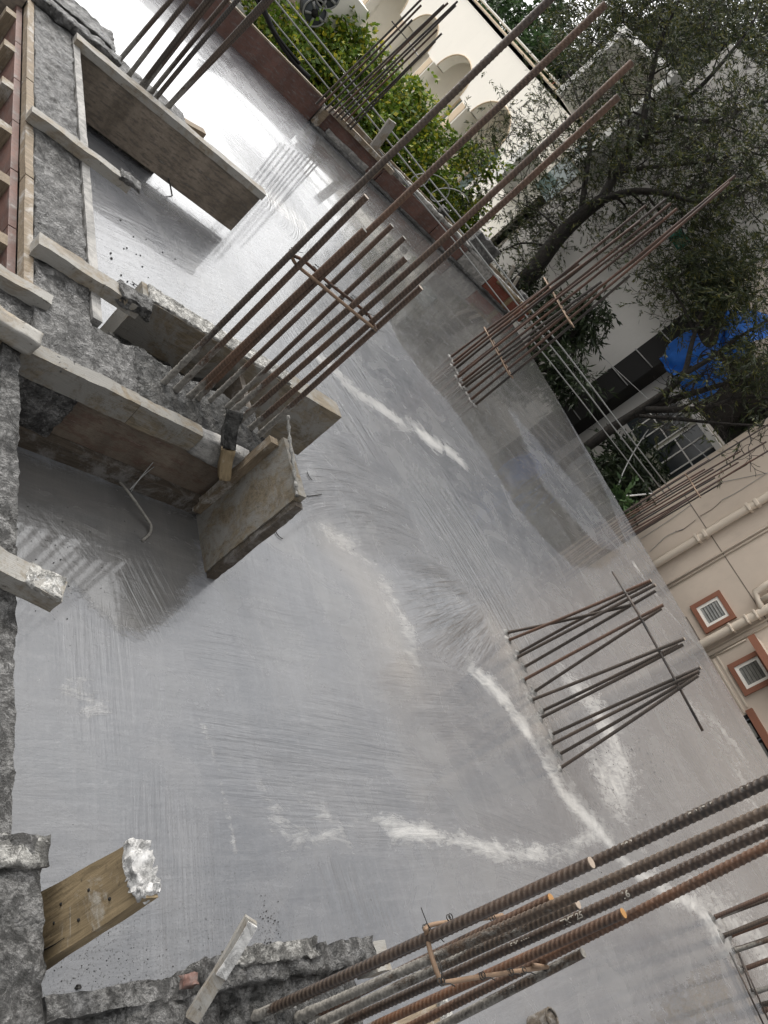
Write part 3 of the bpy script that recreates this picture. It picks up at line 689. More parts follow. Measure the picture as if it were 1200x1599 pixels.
# near-left concrete lump and board
nl = rough_box('concrete_lump', (.56, .20, .0), (.828, .545, TZ + .01), M['rough'], None, .010, .012, 16, .006, .02)
tag(nl, 'lumpy rough concrete corner at the bottom left of the photo', 'concrete')
rc = rough_box('pale_mortar_cap', (.70, .49, TZ + .002), (.838, .55, TZ + .016), M['rough_pale'], None, .01, .006, 22, .004); tag(rc, 'pale mortar skin on top of the bottom-left concrete corner', 'cement')
nb = empty('upright_plank', (.87, .4, .3), 'yellow-brown plank standing up beside the bottom-left corner, its top end crusted white', 'plank')
def slant_board(name, A, B, C, D, th, mat, root, seg=16):
    """board whose broad face has corners A,B (foot) and C,D (head); thickness th away along -normal"""
    A, B, C, D = map(Vector, (A, B, C, D)); n = (B - A).cross(D - A).normalized()
    org = A.copy(); X_ = (D - A).normalized(); Y_ = n.cross(X_)
    V = []; Fq = []; nu, nv = seg, 8
    for k in range(2):
        for i in range(nu + 1):
            for j in range(nv + 1):
                p = A.lerp(D, i / nu).lerp(B.lerp(C, i / nu), j / nv) - n * th * k
                p += noise.noise_vector(p * 11) * .0025
                if i == nu: p += X_ * .006 * noise.noise(p * 60)
                q = p - org; V.append((q.dot(X_), q.dot(Y_), q.dot(n)))
    w = nv + 1; off = (nu + 1) * w
    for i in range(nu):
        for j in range(nv):
            a = i * w + j; Fq.append((a, a + 1, a + w + 1, a + w)); Fq.append((off + a, off + a + w, off + a + w + 1, off + a + 1))
    for i in range(nu):
        for j, fl in ((0, 0), (nv, 1)):
            a = i * w + j; b = a + w; f = (a, b, off + b, off + a); Fq.append(f if not fl else tuple(reversed(f)))
    for j in range(nv):
        for i, fl in ((0, 1), (nu, 0)):
            a = i * w + j; b = a + 1; f = (a, b, off + b, off + a); Fq.append(f if not fl else tuple(reversed(f)))
    o = mesh_obj(name, V, Fq, mat, None, None)
    o.matrix_world = Matrix.Translation(org) @ Matrix((X_, Y_, n)).transposed().to_4x4()
    o.parent = root; o.matrix_parent_inverse = Matrix.Translation(root.location).inverted(); return o
A = on_x(30, 1530, .875); B = on_x(45, 1405, .875); C = on_x(200, 1317, .865); D = on_x(222, 1404, .865)
slant_board('board', A, B, C, D, -.032, M['wood_warm'], nb)
for i, (p, s_) in enumerate(((C.lerp(D, .15), .019), (C.lerp(D, .4), .024), (C.lerp(D, .66), .022), (C.lerp(D, .88), .015))):
    sz = Vector((.021, s_ * .78, s_ * .62)); q = p + Vector((.014, 0, -.002))
    rough_box('mortar_crust', q - sz, q + sz, M['crust'], nb, .005, .009, 30, .007)
for u, v_ in ((.30, .45), (.52, .28), (.36, .66), (.62, .62), (.78, .3)):
    q = A.lerp(D, u).lerp(B.lerp(C, u), v_); tube('nail_hole', [q + Vector((-.0022, 0, 0)), q + Vector((.004, 0, 0))], .0032, M['dark'], nb, 7)
tube('crack', [A.lerp(D, t).lerp(B.lerp(C, t), .17 + .02 * math.sin(t * 14)) + Vector((-.0012, 0, 0)) for t in (0, .08, .16, .24, .32, .4)], [.0016, .002, .0018, .0014, .001, .0004], M['dark'], nb, 5)
# near beam (runs in X at y .2) with bits
nbm = empty('near_beam', (1.3, .2, 0), 'rough muddy concrete beam along the bottom edge of the photo under the thick bars', 'concrete beam')
rough_box('concrete_core', (.80, -.02, .0), (1.66, .25, TZ - .015), M['rough'], nbm, .011, .012, 22, .007, .022)
rough_box('rail', (.84, .238, .24), (1.20, .278, TZ - .005), M['rough'], nbm, .010, .0052, 22, .003)
rough_box('rail', (1.18, .24, .20), (1.73, .30, TZ + .012), M['rough'], nbm, .011, .012, 22, .007)
rough_box('pale_mortar', (1.24, .275, TZ - .0), (1.52, .312, TZ + .02), M['rough_pale'], nbm, .008, .008, 30, .005)
rough_box('end_batten', (1.72, .22, TZ - .06), (1.78, .29, TZ + .01), M['wood_pale'], nbm, .012, .004, 18)
ls = empty('leaning_stick', on_z(300, 1590, .37), 'thin cement-splashed stick leaning up out of the near beam', 'stick')
a_ = on_z(300, 1592, .37); b_ = above(on_z(330, 1540, .36), 392, 1434)
a2 = on_z(320, 1555, .38); bt = a2 + (Vector((a2.x, a2.y, 0)) * 0)
b_ = on_x(393, 1436, 1.19)
plank('stick', a_, b_, .028, .022, M['wood_pale'], ls, up=(-.6, -.5, .6), amp=.003, seg=.01)
m_ = a_.lerp(b_, .72); plank('mortar_skin', a_.lerp(b_, .45) + Vector((-.004, -.008, .006)), b_ + Vector((-.004, -.008, .006)), .022, .016, M['crust'], ls, up=(-.6, -.5, .6), amp=.005, seg=.008)
rk = rough_box('brick_chip', (-.016, -.011, -.009), (.016, .011, .009), M['ply_red'], None, .008, .007, 50, .004); rk.location = on_z(294, 1533, .375); tag(rk, 'small red-brown chip in the mud beside the leaning stick', 'chip')
eb2 = plank('end_block', on_z(600, 1640, .30), on_z(690, 1592, .33), .09, .07, M['wood'], None, amp=.004, seg=.02); tag(eb2, 'brown timber block under the thick bars at the bottom edge', 'timber')
ep = rough_box('end_mortar', (-.02, -.045, -.04), (.02, .045, .04), M['rough_light'], None, .01, .006, 30, .004); ep.location = on_z(682, 1597, .33); tag(ep, 'white mortar smear on the timber block at the bottom edge', 'cement')
st = empty('round_stub', on_z(855, 1600, .0), 'dark round post stub with fibrous rim at the bottom edge', 'post')
c = above(on_z(850, 1660, .0), 862, 1592)
tube('post', [c + Vector((.0, -.02, -.35)), c + Vector((0, -.01, -.1)), c], [.038, .04, .038], M['wood_dark'], st, 14)
tube('rim', [c + Vector((.036 * math.cos(t), .036 * math.sin(t), .002)) for t in [k * math.pi / 6 for k in range(13)]], .004, M['wood_dark'], st, 5)

for i, (pl, lb_) in enumerate((([(428, 822), (434, 836), (442, 842)], 'short hair-thin wire curl beside the lower corner of the end board'), ([(284, 560), (300, 566), (312, 580)], 'wire offcut lying behind the rear form board'),
        ([(480, 738), (484, 746), (488, 750)], 'dark splinter lying on the slab right of the end board'), ([(206, 440), (216, 447), (226, 451)], 'thin dark wire offcut on the bright slab near the spacer'), ([(480, 775), (492, 774), (503, 772)], 'pale straw of wire by the tip of the end board'))):
    tag(tube('wire_offcut', smooth_path([on_z(*p, .006) for p in pl], 4), .0022, M['wire'], None, 5), lb_, 'wire', 'wire offcuts on the slab')
# loose crumbs: too many to count
def crumbs():
    V = []; Q = []
    def blob(c, r):
        k = len(V); n = 5
        for a, rr in ((-.2, 1.0), (.55, .8)):
            for j in range(n):
                t = j * 2 * math.pi / n + random.random(); q = r * rr * random.uniform(.6, 1.1); V.append((c[0] + q * math.cos(t), c[1] + q * math.sin(t), c[2] + r * a))
        for j in range(n): Q.append((k + j, k + (j + 1) % n, k + n + (j + 1) % n, k + n + j))
        Q.append(tuple(k + n + j for j in range(n)))
    for (px, py, sx, sy, n, r0) in ((160, 1530, 60, 40, 150, .0016), (200, 1480, 90, 50, 60, .0012), (420, 1450, 10, 30, 40, .0022), (400, 1480, 40, 25, 60, .0012), (120, 850, 60, 70, 60, .002), (200, 430, 40, 30, 30, .006), (990, 1180, 40, 40, 50, .003), (1010, 1230, 30, 40, 40, .003), (350, 1380, 150, 90, 60, .0009), (560, 880, 50, 40, 16, .002)):
        for _ in range(n):
            p = on_z(random.gauss(px, sx), random.gauss(py, sy)); 
            if p.x > .88 and p.y > .35: blob((p.x, p.y, .001), r0 * random.choice((.6, .8, 1, 1, 1.4)))
    for px, py, r in ((121, 1543, .009), (128, 1558, .006), (113, 1568, .008), (76, 1333, 0)):
        if r: p = on_z(px, py); blob((p.x, p.y, .003), r)
    o = mesh_obj('concrete_crumbs', V, Q, M['rough_dark']); o['kind'] = 'stuff'
    o['label'] = 'scatter of dark concrete crumbs on the wet slab'; o['category'] = 'crumbs'
crumbs()

# ------------------------------------------------------------------ bar clusters
def cluster(name, loc, label, group='column bar clusters'): return empty(name, loc, label, 'rebar', group)
RB = .0125
# main cluster
g3 = cluster('rebar_cluster', (1.55, 2.25, .3), 'main cluster of rusty ribbed bars rising from the front beam, four of them very long')
B3 = [((252, 601), (455, 400), 1.98, 'bar_dark', None, 'long'), ((272, 612), (573, 308), 1, 'bar_rust', 'cut_pale', ''), ((294, 623), (570, 360), 1, 'bar_orange', None, ''),
      ((305, 627), (945, 5), 1, 'bar_orange', None, ''), ((326, 630), (680, 288), .92, 'bar_rust', None, ''), ((352, 640), (631, 371), 1, 'bar_rust', None, ''),
      ((352, 655), (633, 403), 1, 'bar_rust', None, ''), ((372, 660), (988, 98), 1, 'bar_orange', None, ''), ((388, 672), (967, 152), 1, 'bar_orange', None, ''),
      ((402, 682), (657, 449), 1, 'bar_rust', 'cut_pale', '')]
g3bars = []
for i, (b, t, k, m, cut, _) in enumerate(B3):
    p0 = on_z(*b, TZ - .03); p1 = above(p0, *t); p1 = p0 + (p1 - p0) * k
    if i == 0: p1 = p0 + (above(p0, 860, 0) - p0) * 1.18
    if i == 4: p1 = above(p0, 612, 352)
    rr = RB * (.95 if i not in (5, 4) else .8)
    rebar(p0, p1, rr, M[m], g3, 1, random.uniform(-.004, .004), M[cut] if cut else None, cem=.30 if i not in (2,) else .15, spin=(i * .9) % 1.2 - .6); g3bars.append((p0, p1))
def bar_at(bar, px, py):
    """point on a bar nearest the sight line through the pixel"""
    p0, p1 = bar; d = Vector(ray(px, py)).normalized(); o = Vector((0, 0, CAM_H)); u = (p1 - p0)
    w = p0 - o; a = u.dot(u); b = u.dot(d); e = w.dot(u); f_ = w.dot(d); t = (b * f_ - e) / (a - b * b); return p0 + u * t
zt = (bar_at(g3bars[0], 456, 402).z + bar_at(g3bars[9], 588, 512).z) / 2
q = [on_z(455, 392, zt + .012), on_z(462, 412, zt - .008), on_z(500, 444, zt), on_z(548, 484, zt), on_z(588, 516, zt - .006)]
tube('stirrup', smooth_path(q, 6), .0062, M['tie'], g3)
q = [on_z(588, 516, zt - .006), on_z(580, 498, zt), on_z(574, 491, zt), on_z(555, 474, zt + .008), on_z(515, 443, zt + .01), on_z(478, 410, zt + .012), on_z(460, 400, zt + .012)]
tube('stirrup', smooth_path(q, 5), .0062, M['rod_rust'], g3)
for px, py in ((457, 392), (494, 418), (552, 465), (512, 446), (571, 490), (586, 516), (533, 468)): knot(on_z(px, py, zt), .013, g3)

RB8 = .0099
g8 = cluster('rebar_cluster', (1.45, .15, .3), 'near thick bars with raised numbers sweeping across the bottom right corner')
B8 = [((395, 1588), (925, 1350), 'near_dark', 'cut_pale', None), ((430, 1578), (928, 1346), 'near_dark', None, 1.65),
      ((478, 1592), (862, 1406), 'near_rust', 'cut', None), ((462, 1590), (868, 1412), 'bar_cem', None, 1.75),
      ((500, 1600), (903, 1413), 'bar_cem', 'cut_pale', None), ((518, 1606), (985, 1395), 'near_dark', None, 1.6),
      ((556, 1618), (973, 1426), 'near_rust', 'cut', None), ((585, 1632), (960, 1444), 'near_rust', None, 1.7), ((600, 1650), (1000, 1440), 'bar_cem', None, None)]
g8b = []
for i, (b, t, m, cut, ext) in enumerate(B8):
    p0 = on_z(*b, TZ - .02); p1 = above(p0, *t)
    if i == 8: p1 = p0 + (p1 - p0) * .8
    if ext: p1 = p0 + (p1 - p0) * ext
    sp = 0 if i not in (3, 7) else 1.5
    if i in (1, 5): sp = 1.57
    rebar(p0, p1, RB8, M[m], g8, 2, 0, M[cut] if cut else None, cem=.03 if m != 'bar_cem' else .12, spin=sp); g8b.append((p0, p1))
zt = bar_at(g8b[0], 668, 1460).z
def raised_text(txt, bar, s0, size, root, ang=0.0):
    cu_ = bpy.data.curves.new('t', 'FONT'); cu_.body = txt; cu_.size = size; cu_.extrude = .0006; cu_.resolution_u = 2; cu_.offset = .0003
    to = bpy.data.objects.new('t', cu_); COL.objects.link(to); bpy.context.view_layer.update()
    me = bpy.data.meshes.new_from_object(to.evaluated_get(bpy.context.evaluated_depsgraph_get())); bpy.data.objects.remove(to)
    p0, p1 = bar; z = (p1 - p0).normalized(); pc = p0 + z * s0; cd = Vector((0, 0, CAM_H)) - pc; y = (cd - z * cd.dot(z)).normalized(); w = z.cross(y)
    # text runs up the bar; its own "up" is -w
    for v in me.vertices:
        s_, h_, e_ = v.co.x, v.co.y - size * .35, v.co.z
        t = -h_ / RB8 - ang; rr = RB8 * .99 + max(0, e_) * 1.0 + (.0004 if e_ > 0 else -.001)
        q = pc + z * s_ + (y * math.cos(t) + w * math.sin(t)) * rr; v.co = q - p0
    me.materials.clear(); me.materials.append(M['mark'])
    o = bpy.data.objects.new('raised_marking', me); COL.objects.link(o); o.location = p0; return seat(o, root)
def s_at(bar, px, py): return (bar_at(bar, px, py) - bar[0]).length
raised_text('500 mm', g8b[1], s_at(g8b[1], 975, 1325), .016, g8, .15); raised_text('2 NR 5', g8b[1], s_at(g8b[1], 1080, 1275), .016, g8, .1)
raised_text('16', g8b[1], s_at(g8b[1], 1162, 1240), .017, g8, .1)
raised_text('16', g8b[5], s_at(g8b[5], 975, 1402), .018, g8, .1); raised_text('TMT 25', g8b[5], s_at(g8b[5], 880, 1443), .016, g8, .1); raised_text('500 mm', g8b[5], s_at(g8b[5], 800, 1475), .015, g8, .1)
q = [on_z(665, 1450, zt + .012), on_z(667, 1462, zt), on_z(673, 1490, zt - .004), on_z(683, 1520, zt - .004), on_z(690, 1534, zt - .002)]
tube('stirrup', smooth_path(q, 6), .0048, M['tie'], g8, 9)
q = [on_z(692, 1536, zt - .002), on_z(740, 1528, zt - .002), on_z(800, 1519, zt), on_z(853, 1511, zt + .004)]
tube('stirrup', smooth_path(q, 6), .0048, M['tie'], g8, 9)
q = [on_z(832, 1508, zt + .012), on_z(855, 1511, zt + .012)]; tube('stirrup', q, .0048, M['tie'], g8, 9)
q = [on_z(664, 1452, zt + .010), on_z(672, 1446, zt - .012), on_z(700, 1441, zt - .012), on_z(765, 1434, zt - .012), on_z(785, 1430, zt - .01)]; tube('stirrup', smooth_path(q, 5), .0045, M['tie'], g8, 9)
for px, py in ((703, 1434), (770, 1435), (666, 1450), (754, 1525), (798, 1519), (818, 1517), (853, 1512), (690, 1534)): knot(on_z(px, py, zt + .004), .0085, g8)
tube('tie_wire', smooth_path([on_z(658, 1418, zt + .03), on_z(664, 1434, zt + .02), on_z(672, 1450, zt + .012), on_z(694, 1472, zt + .01)], 6), .0009, M['wire'], g8, 5)
tube('tie_wire', smooth_path([on_z(683, 1495, zt + .01), on_z(690, 1512, zt + .02), on_z(690, 1534, zt + .01)], 6), .0012, M['wire'], g8, 5)

def simple_cluster(label, z0, bars, r, mats, detail=0, ext=1.0, cem=.06):
    p = on_z(*bars[0][0], z0); root = cluster('rebar_cluster', (p.x, p.y, z0), label); out = []
    for i, b in enumerate(bars):
        p0 = on_z(*b[0], z0 - .02); p1 = above(p0, *b[1]); e = b[2] if len(b) > 2 else ext; p1 = p0 + (p1 - p0) * e
        rebar(p0, p1, r, M[mats[i % len(mats)]], root, detail, random.uniform(-.004, .004), cem=cem); out.append((p0, p1))
    return root, out
g1, b1 = simple_cluster('upper-left cluster of dark straight bars beside the long form board', TZ,
    [((180, 101), (268, 0)), ((198, 122), (294, 0)), ((218, 138), (326, 0)), ((223, 141), (333, 0)), ((235, 148), (350, 7)), ((241, 158), (364, 10)), ((257, 173), (392, 24)), ((262, 169), (413, 10))], .0135, ['bar_dark', 'bar_dark', 'bar_thin'], 1, 1.7)
g2, b2 = simple_cluster('far-left bar cluster standing at the parapet in front of the lime-green tree', .33,
    [((494, 163), (656, 0), 1.2), ((500, 166), (658, 8)), ((507, 172), (644, 31)), ((513, 176), (694, 8)), ((520, 180), (700, 5)), ((525, 184), (715, 2)), ((532, 188), (712, 8)), ((538, 192), (683, 46)), ((543, 198), (690, 52)), ((547, 203), (680, 64))], .014, ['far_dark', 'far_rust', 'far_dark'], 0, cem=0)
zt = bar_at(b2[3], 625, 55).z
tube('stirrup', smooth_path([on_z(612, 33, zt), on_z(622, 45, zt), on_z(636, 62, zt - .03), on_z(655, 90, zt)], 5), .008, M['wire'], g2, 6)
g4, b4 = simple_cluster('tall double row of rusty bars rising from mid slab before the dark tree', .0,
    [((702, 560), (904, 412)), ((706, 568), (1009, 321)), ((710, 578), (1041, 311)), ((715, 587), (1048, 318)), ((720, 598), (1058, 326)), ((724, 607), (1072, 345)), ((728, 617), (1149, 275)), ((733, 627), (1140, 286)), ((740, 635), (984, 430)),
     ((705, 574), (1000, 345)), ((712, 592), (1035, 340)), ((718, 605), (940, 440))], .0145, ['far_rust', 'far_rust', 'far_dark'], 0, cem=.10)
for (a, b) in (((758, 513), (797, 587)), ((851, 436), (893, 507))):
    za = bar_at(b4[4], (a[0] + b[0]) / 2, (a[1] + b[1]) / 2).z
    P, Q_ = on_z(*a, za), on_z(*b, za); w = Vector((.05, .0, 0))
    hoop([P - w * .4, Q_ - w * .4, Q_ + w, P + w], .0075, g4, M['tie'])
    for k in range(5): knot(P.lerp(Q_, k / 4 + .02), .014, g4)
B6 = [((250, 388), (800, 268)), ((255, 422), (885, 160)), ((300, 480), (890, 166)), ((290, 500), (905, 180)), ((325, 542), (907, 205)), ((322, 597), (940, 267)), ((368, 650), (932, 282)), ((357, 683), (1032, 415)), ((403, 732), (1006, 440)), ((395, 762), (1027, 440)), ((445, 835), (1102, 540)), ((440, 880), (1097, 556)), ((478, 922), (1095, 562)), ((480, 982), (1092, 575))]
sc = 430 / 1200
g6 = cluster('rebar_cluster', on_z(830, 1090, 0), 'thin bars leaning together in four bunches, tied by one cross rod'); b6 = []
for i, (b, t) in enumerate(B6):
    b = (700 + b[0] * sc, 850 + b[1] * sc); t = (700 + t[0] * sc, 850 + t[1] * sc)
    p0 = on_z(*b, -.01); p1 = on_x(*t, p0.x + .02)
    rebar(p0, p1, .0095, M['far_dark' if i not in (1, 5) else 'far_rust'], g6, 1, random.uniform(-.006, .006), M['cut_pale'] if i in (1, 3, 7, 10) else None, cem=.05); b6.append((p0, p1))
p0 = on_x(957, 893, b6[3][0].x - .03); p1 = on_x(1098, 1142, b6[12][0].x - .03)
tube('cross_rod', [p0, p0.lerp(p1, .3) + Vector((0, 0, .01)), p0.lerp(p1, .7) + Vector((0, 0, .006)), p1], .0075, M['rod'], g6, 7)
for px, py in ((976, 926), (985, 943), (1000, 967), (1027, 1016), (1053, 1062), (1060, 1075)): knot(on_x(px, py, p0.x), .011, g6)
def z4(x, y): return (950 + x / 4.568, 650 + y / 4.568)
def z6(x, y): return (1000 + x / 6, 680 + y / 6)
g7, b7 = simple_cluster('bar cluster at the slab edge in front of the beige building', .0,
    [(z4(108, 690), z6(655, 228)), (z4(110, 694), z6(1035, 0), 1.15), (z4(120, 715), z6(610, 320)), (z4(126, 730), z6(945, 150)), (z4(134, 745), z6(690, 320)), (z4(142, 760), z6(1185, 60)), (z4(152, 780), z6(925, 255)), (z4(160, 795), z6(705, 400)), (z4(170, 812), z6(1005, 272)), (z4(182, 832), z6(1200, 148), 1.15), (z4(192, 848), z6(770, 450)), (z4(188, 842), z6(1040, 240))], .0125, ['far_rust', 'far_dark', 'far_rust'], 0, cem=.05)
za = bar_at(b7[5], *z6(480, 440)).z
tube('stirrup', smooth_path([on_z(*z6(420, 360), za), on_z(*z6(480, 440), za), on_z(*z6(520, 510), za), on_z(*z6(570, 588), za)], 4), .009, M['tie'], g7, 6)
def z7(x, y): return (1080 + x / 7.3, 1380 + y / 7.3)
g9 = cluster('rebar_cluster', on_z(1150, 1500, 0), 'row of ribbed bars at the lower right edge, below the thick near bars'); b9 = []
for i, (x, y) in enumerate(((240, 392), (318, 384), (345, 604), (432, 604), (485, 775), (500, 760), (565, 990), (690, 1250), (795, 1392), (800, 1458), (930, 1640))):
    p0 = on_z(*z7(x, y), -.01); p1 = p0 + Vector((random.uniform(-.03, .03), random.uniform(-.04, .04), random.uniform(1.15, 1.5)))
    rebar(p0, p1, .0135, M[('far_rust', 'foot_dark', 'far_dark')[i % 3]], g9, 1, 0, cem=.05)
a, b = on_z(*z7(440, 790), .02), on_z(*z7(830, 1620), .02); tube('link', [a, b], 0.0055, M['rod'], g9, 6)
a, b = on_z(*z7(540, 790), .05), on_z(*z7(880, 1560), .05); tube('link', [a, b], 0.0055, M['rod'], g9, 6)
a, b = on_z(*z7(530, 780), .02), on_z(*z7(700, 1240), .02); tube('link', [a, b], 0.0055, M['rod'], g9, 6)
for x, y in ((485, 760), (580, 960), (700, 1230), (800, 1390)): knot(on_z(*z7(x, y), .03), .016, g9)

for root, bars, sz in ((g6, b6, .026), (g4, b4, .028), (g9, [(on_z(*z7(x, y), 0), None) for x, y in ((240, 392), (345, 604), (432, 604), (565, 990), (690, 1250))], .026)):
    for p, _ in bars:
        V = []; Q = []; n = 10; ph = random.random() * 6
        for k, (rr, h) in enumerate(((1.5, -.003), (.95, .004), (.5, .010), (.3, .016))):
            for j in range(n):
                t = j * 2 * math.pi / n; q = sz * rr * (1 + .28 * math.sin(t * 2 + ph) + .15 * math.sin(t * 5 + ph * 2)); V.append((q * math.cos(t), q * math.sin(t), h))
        for k in range(3):
            for j in range(n): Q.append((k * n + j, k * n + (j + 1) % n, (k + 1) * n + (j + 1) % n, (k + 1) * n + j))
        o = mesh_obj('mortar_collar', V, Q, M['collar'], None, (p.x, p.y, 0), True); seat(o, root)

# ------------------------------------------------------------------ parapet formwork along the far-left slab edge
pw = empty('parapet_form', (6.5, 9.8, 0), 'low parapet shutter of red plywood and timber along the far-left slab edge', 'parapet')
rough_box('concrete_core', (3.0, 9.86, 0), (10.0, 10.02, .26), M['rough'], pw, .06, .012, 6, .01, .03)
rough_box('kicker', (4.72, 9.70, .0), (9.72, 9.76, .05), M['rough'], pw, .04, .012, 6, .008)
edges = [(-1.0, .9), (.92, 2.9), (2.92, 4.70)]
for a, b in edges: rough_box('shutter_panel', (a, 9.80, .0), (b, 9.83, .315), M['ply_red'], pw, .08, .003, 5); rough_box('top_strip', (a, 9.795, .316), (b, 9.86, .335), M['wood'], pw, .06, .004, 6)
for i, (a, b, m) in enumerate(((4.78, 5.95, 'ply_red'), (5.97, 7.25, 'ply_red'), (7.27, 8.0, 'ply_red'), (8.02, 8.75, 'grey_board'), (8.77, 9.45, 'ply_bright'), (9.47, 9.98, 'ply_bright'))):
    rough_box('shutter_panel', (a, 9.765, .03), (b, 9.79, .30 - .02 * (i % 2)), M[m], pw, .06, .003, 5)
# framed panel by the far-left bars
rough_box('frame_rail', (4.76, 9.70, .27), (6.05, 9.764, .335), M['wood'], pw, .04, .004, 7)
rough_box('frame_post', (4.70, 9.70, .03), (4.80, 9.763, .27), M['wood'], pw, .04, .004, 7); rough_box('frame_post', (5.80, 9.715, .03), (5.89, 9.763, .268), M['wood'], pw, .04, .004, 7)
rough_box('mortar_smear', (4.95, 9.742, .0), (5.75, 9.764, .12), M['grey_board'], pw, .03, .012, 6, .008)
rough_box('top_timber', (6.0, 9.82, .285), (8.1, 9.90, .355), M['rough_light'], pw, .03, .014, 9, .008)
rough_box('top_timber', (8.1, 9.80, .275), (9.9, 9.88, .335), M['grey_board'], pw, .03, .012, 9, .008)
rough_box('frame_rail', (8.9, 9.74, .26), (9.5, 9.80, .32), M['wood_warm'], pw, .03, .006, 9); rough_box('frame_post', (9.36, 9.72, .03), (9.44, 9.762, .27), M['wood_warm'], pw, .03, .004, 9)
rough_box('outer_strip', (5.0, 10.03, .28), (9.9, 10.06, .36), M['wood'], pw, .06, .005, 6)
for i in range(4):
    rough_box('end_cleat', (9.52 + i * .13, 9.755, .28), (9.59 + i * .13, 9.80, .335), M['wood_warm'], pw, .03, .003, 9)
tag(plank('parapet_stake', (5.72, 9.95, .28), (5.64, 9.95, .74), .13, .04, M['wood_pale'], None, up=(0, 1, 0)), 'single grey stake sticking up behind the parapet before the lime-green tree', 'stake')
o = rough_box('concrete_block', (8.05, 9.92, .30), (8.65, 10.10, .60), M['rough'], None, .05, .03, 5, .015); tag(o, 'rough grey concrete block on the parapet below the dark tree', 'concrete block')
o = rough_box('concrete_block', (7.25, 9.95, .33), (7.37, 10.05, .46), M['rough_dark'], None, .03, .012, 9, .008); tag(o, 'small dark block perched on the parapet behind the long bars', 'concrete block')
for p, q, lab in (((9.25, 9.95, .3), (9.10, 10.0, .62), 'upright pale splinter of timber near the parapet corner'), ((9.45, 9.95, .3), (9.36, 10.0, .55), 'shorter splinter of timber at the parapet corner')):
    tag(plank('timber_splinter', p, q, .05, .03, M['wood_pale'], None, up=(0, 1, 0), amp=.006), lab, 'timber')
o = rough_box('concrete_block', (9.75, 9.98, .25), (9.95, 10.12, .42), M['rough'], None, .03, .012, 9, .008); tag(o, 'grey concrete cube at the parapet corner beside the tall rusty bars', 'concrete block')

# ------------------------------------------------------------------ overhead wires
Pa = on_y(430, 0, 11.2); Qa = on_x(1050, 770, 11.6)
def cable(label, a, b, sag, r, mat, n=20, group='wires beyond the parapet'):
    a = Vector(a); b = Vector(b); pts = [a.lerp(b, k / n) + Vector((0, 0, -sag * 4 * (k / n) * (1 - k / n))) + noise.noise_vector(a.lerp(b, k / n) * .9) * .02 for k in range(n + 1)]
    tag(tube('overhead_wire', pts, r, mat, None, 5), label, 'wire', group)
back = (Pa - Qa).normalized() * 6
cable('uppermost of the pale wires slanting behind the parapet', Pa + back, Qa, -.12, .012, M['cable'])
cable('middle of the pale wires slanting behind the parapet', Pa + back + Vector((0, .05, -.10)), Qa + Vector((0, 0, -.10)), -.10, .012, M['cable'])
cable('lowest of the pale wires slanting behind the parapet', Pa + back + Vector((0, 0, -.30)), Qa + Vector((0, 0, -.24)), -.10, .010, M['cable'])
cable('thin wire crossing the plain grey wall above the others', on_x(800, 420, 11.8), on_x(1110, 720, 11.6), 0, .006, M['cable'])
cable('black cable bundle drooping behind the parapet at the top left', on_y(402, -20, 10.4), on_y(485, 122, 10.25), .10, .035, M['black'], group='black cables')
cable('thin black cable beside the black bundle behind the parapet', on_y(392, -20, 10.4), on_y(470, 100, 10.25), .05, .018, M['black'], group='black cables')
cable('white wire strung level from the slab edge to the beige building corner', on_x(960, 776, 10.6), on_x(1020, 771, 11.9), 0, .014, M['white'])
cable('curved grey wire hanging down into the gap between slab and buildings', on_x(1012, 672, 11.4), on_x(968, 800, 10.6), .25, .010, M['cable'])
loop = [on_y(648 + 22 * math.cos(t) + 30 * t / 6, 270 + 16 * math.sin(t) + 22 * t / 6, 11.1) for t in [k * .6 for k in range(22)]]
tag(tube('wire_tangle', smooth_path(loop, 3), .009, M['cable'], None, 5), 'tangle of grey wire looped round the cables over the lime-green tree', 'wire')

# ------------------------------------------------------------------ beige building (right)
XB = 12.0
def wx(px, py, x=XB): return on_x(px, py, x)
c_ = wx(976, 797); YC = c_.y
bb = empty('beige_building', (XB, YC, -7), 'beige building at the right with terracotta window frames and wall pipes', 'building')
box('wall', (XB, -8, -7), (XB + 6, YC, 6.5), M['beige'], bb)
def vline(a, b, x=XB): pa, pb = wx(*a, x), wx(*b, x); y = (pa.y + pb.y) / 2; return y
# horizontal and vertical grooves as recessed strips (dark shallow lines proud by 2mm)
zg = [wx(*z6(480, 640)).z, wx(*z6(760, 1085)).z, wx(1130, 868).z]; zgm = sum(zg) / 3
box('groove', (XB - .003, -8, zgm - .008), (XB + .001, YC - .35, zgm + .008), M['groove'], bb)
def drain(a, b, r, name='drain_pipe', off=.08, e0=1.6):
    pa, pb = wx(*a), wx(*b); y = (pa.y + pb.y) / 2
    tube(name, [(XB - off, y, pa.z - e0), (XB - off, y, pa.z), (XB - off, y, pb.z), (XB - off, y, 6.3)], r, M['beige_pipe'], bb, 12); return y, pa.z, pb.z
y1, z1, z2 = drain(z6(190, 1190), z6(1200, 615), .062)
for px, py in (z6(570, 1000), z6(1050, 715)):
    p = wx(px, py); box('pipe_clip', (XB - .16, y1 - .075, p.z - .02), (XB, y1 + .075, p.z + .02), M['beige_pipe'], bb, .004)
    box('pipe_joint', (XB - .15, y1 - .068, p.z + .10), (XB - .015, y1 + .068, p.z + .16), M['beige_pipe'], bb, .01)
def conduit(a, b, r=.014, off=.018, zext=True):
    pa, pb = wx(*a), wx(*b); y = (pa.y + pb.y) / 2; z0 = pa.z - (1.5 if zext else 0); zz = 6.2 if zext else pb.z
    tube('conduit', [(XB - off, y, z0), (XB - off, y, zz)], r, M['beige_pipe'], bb, 8)
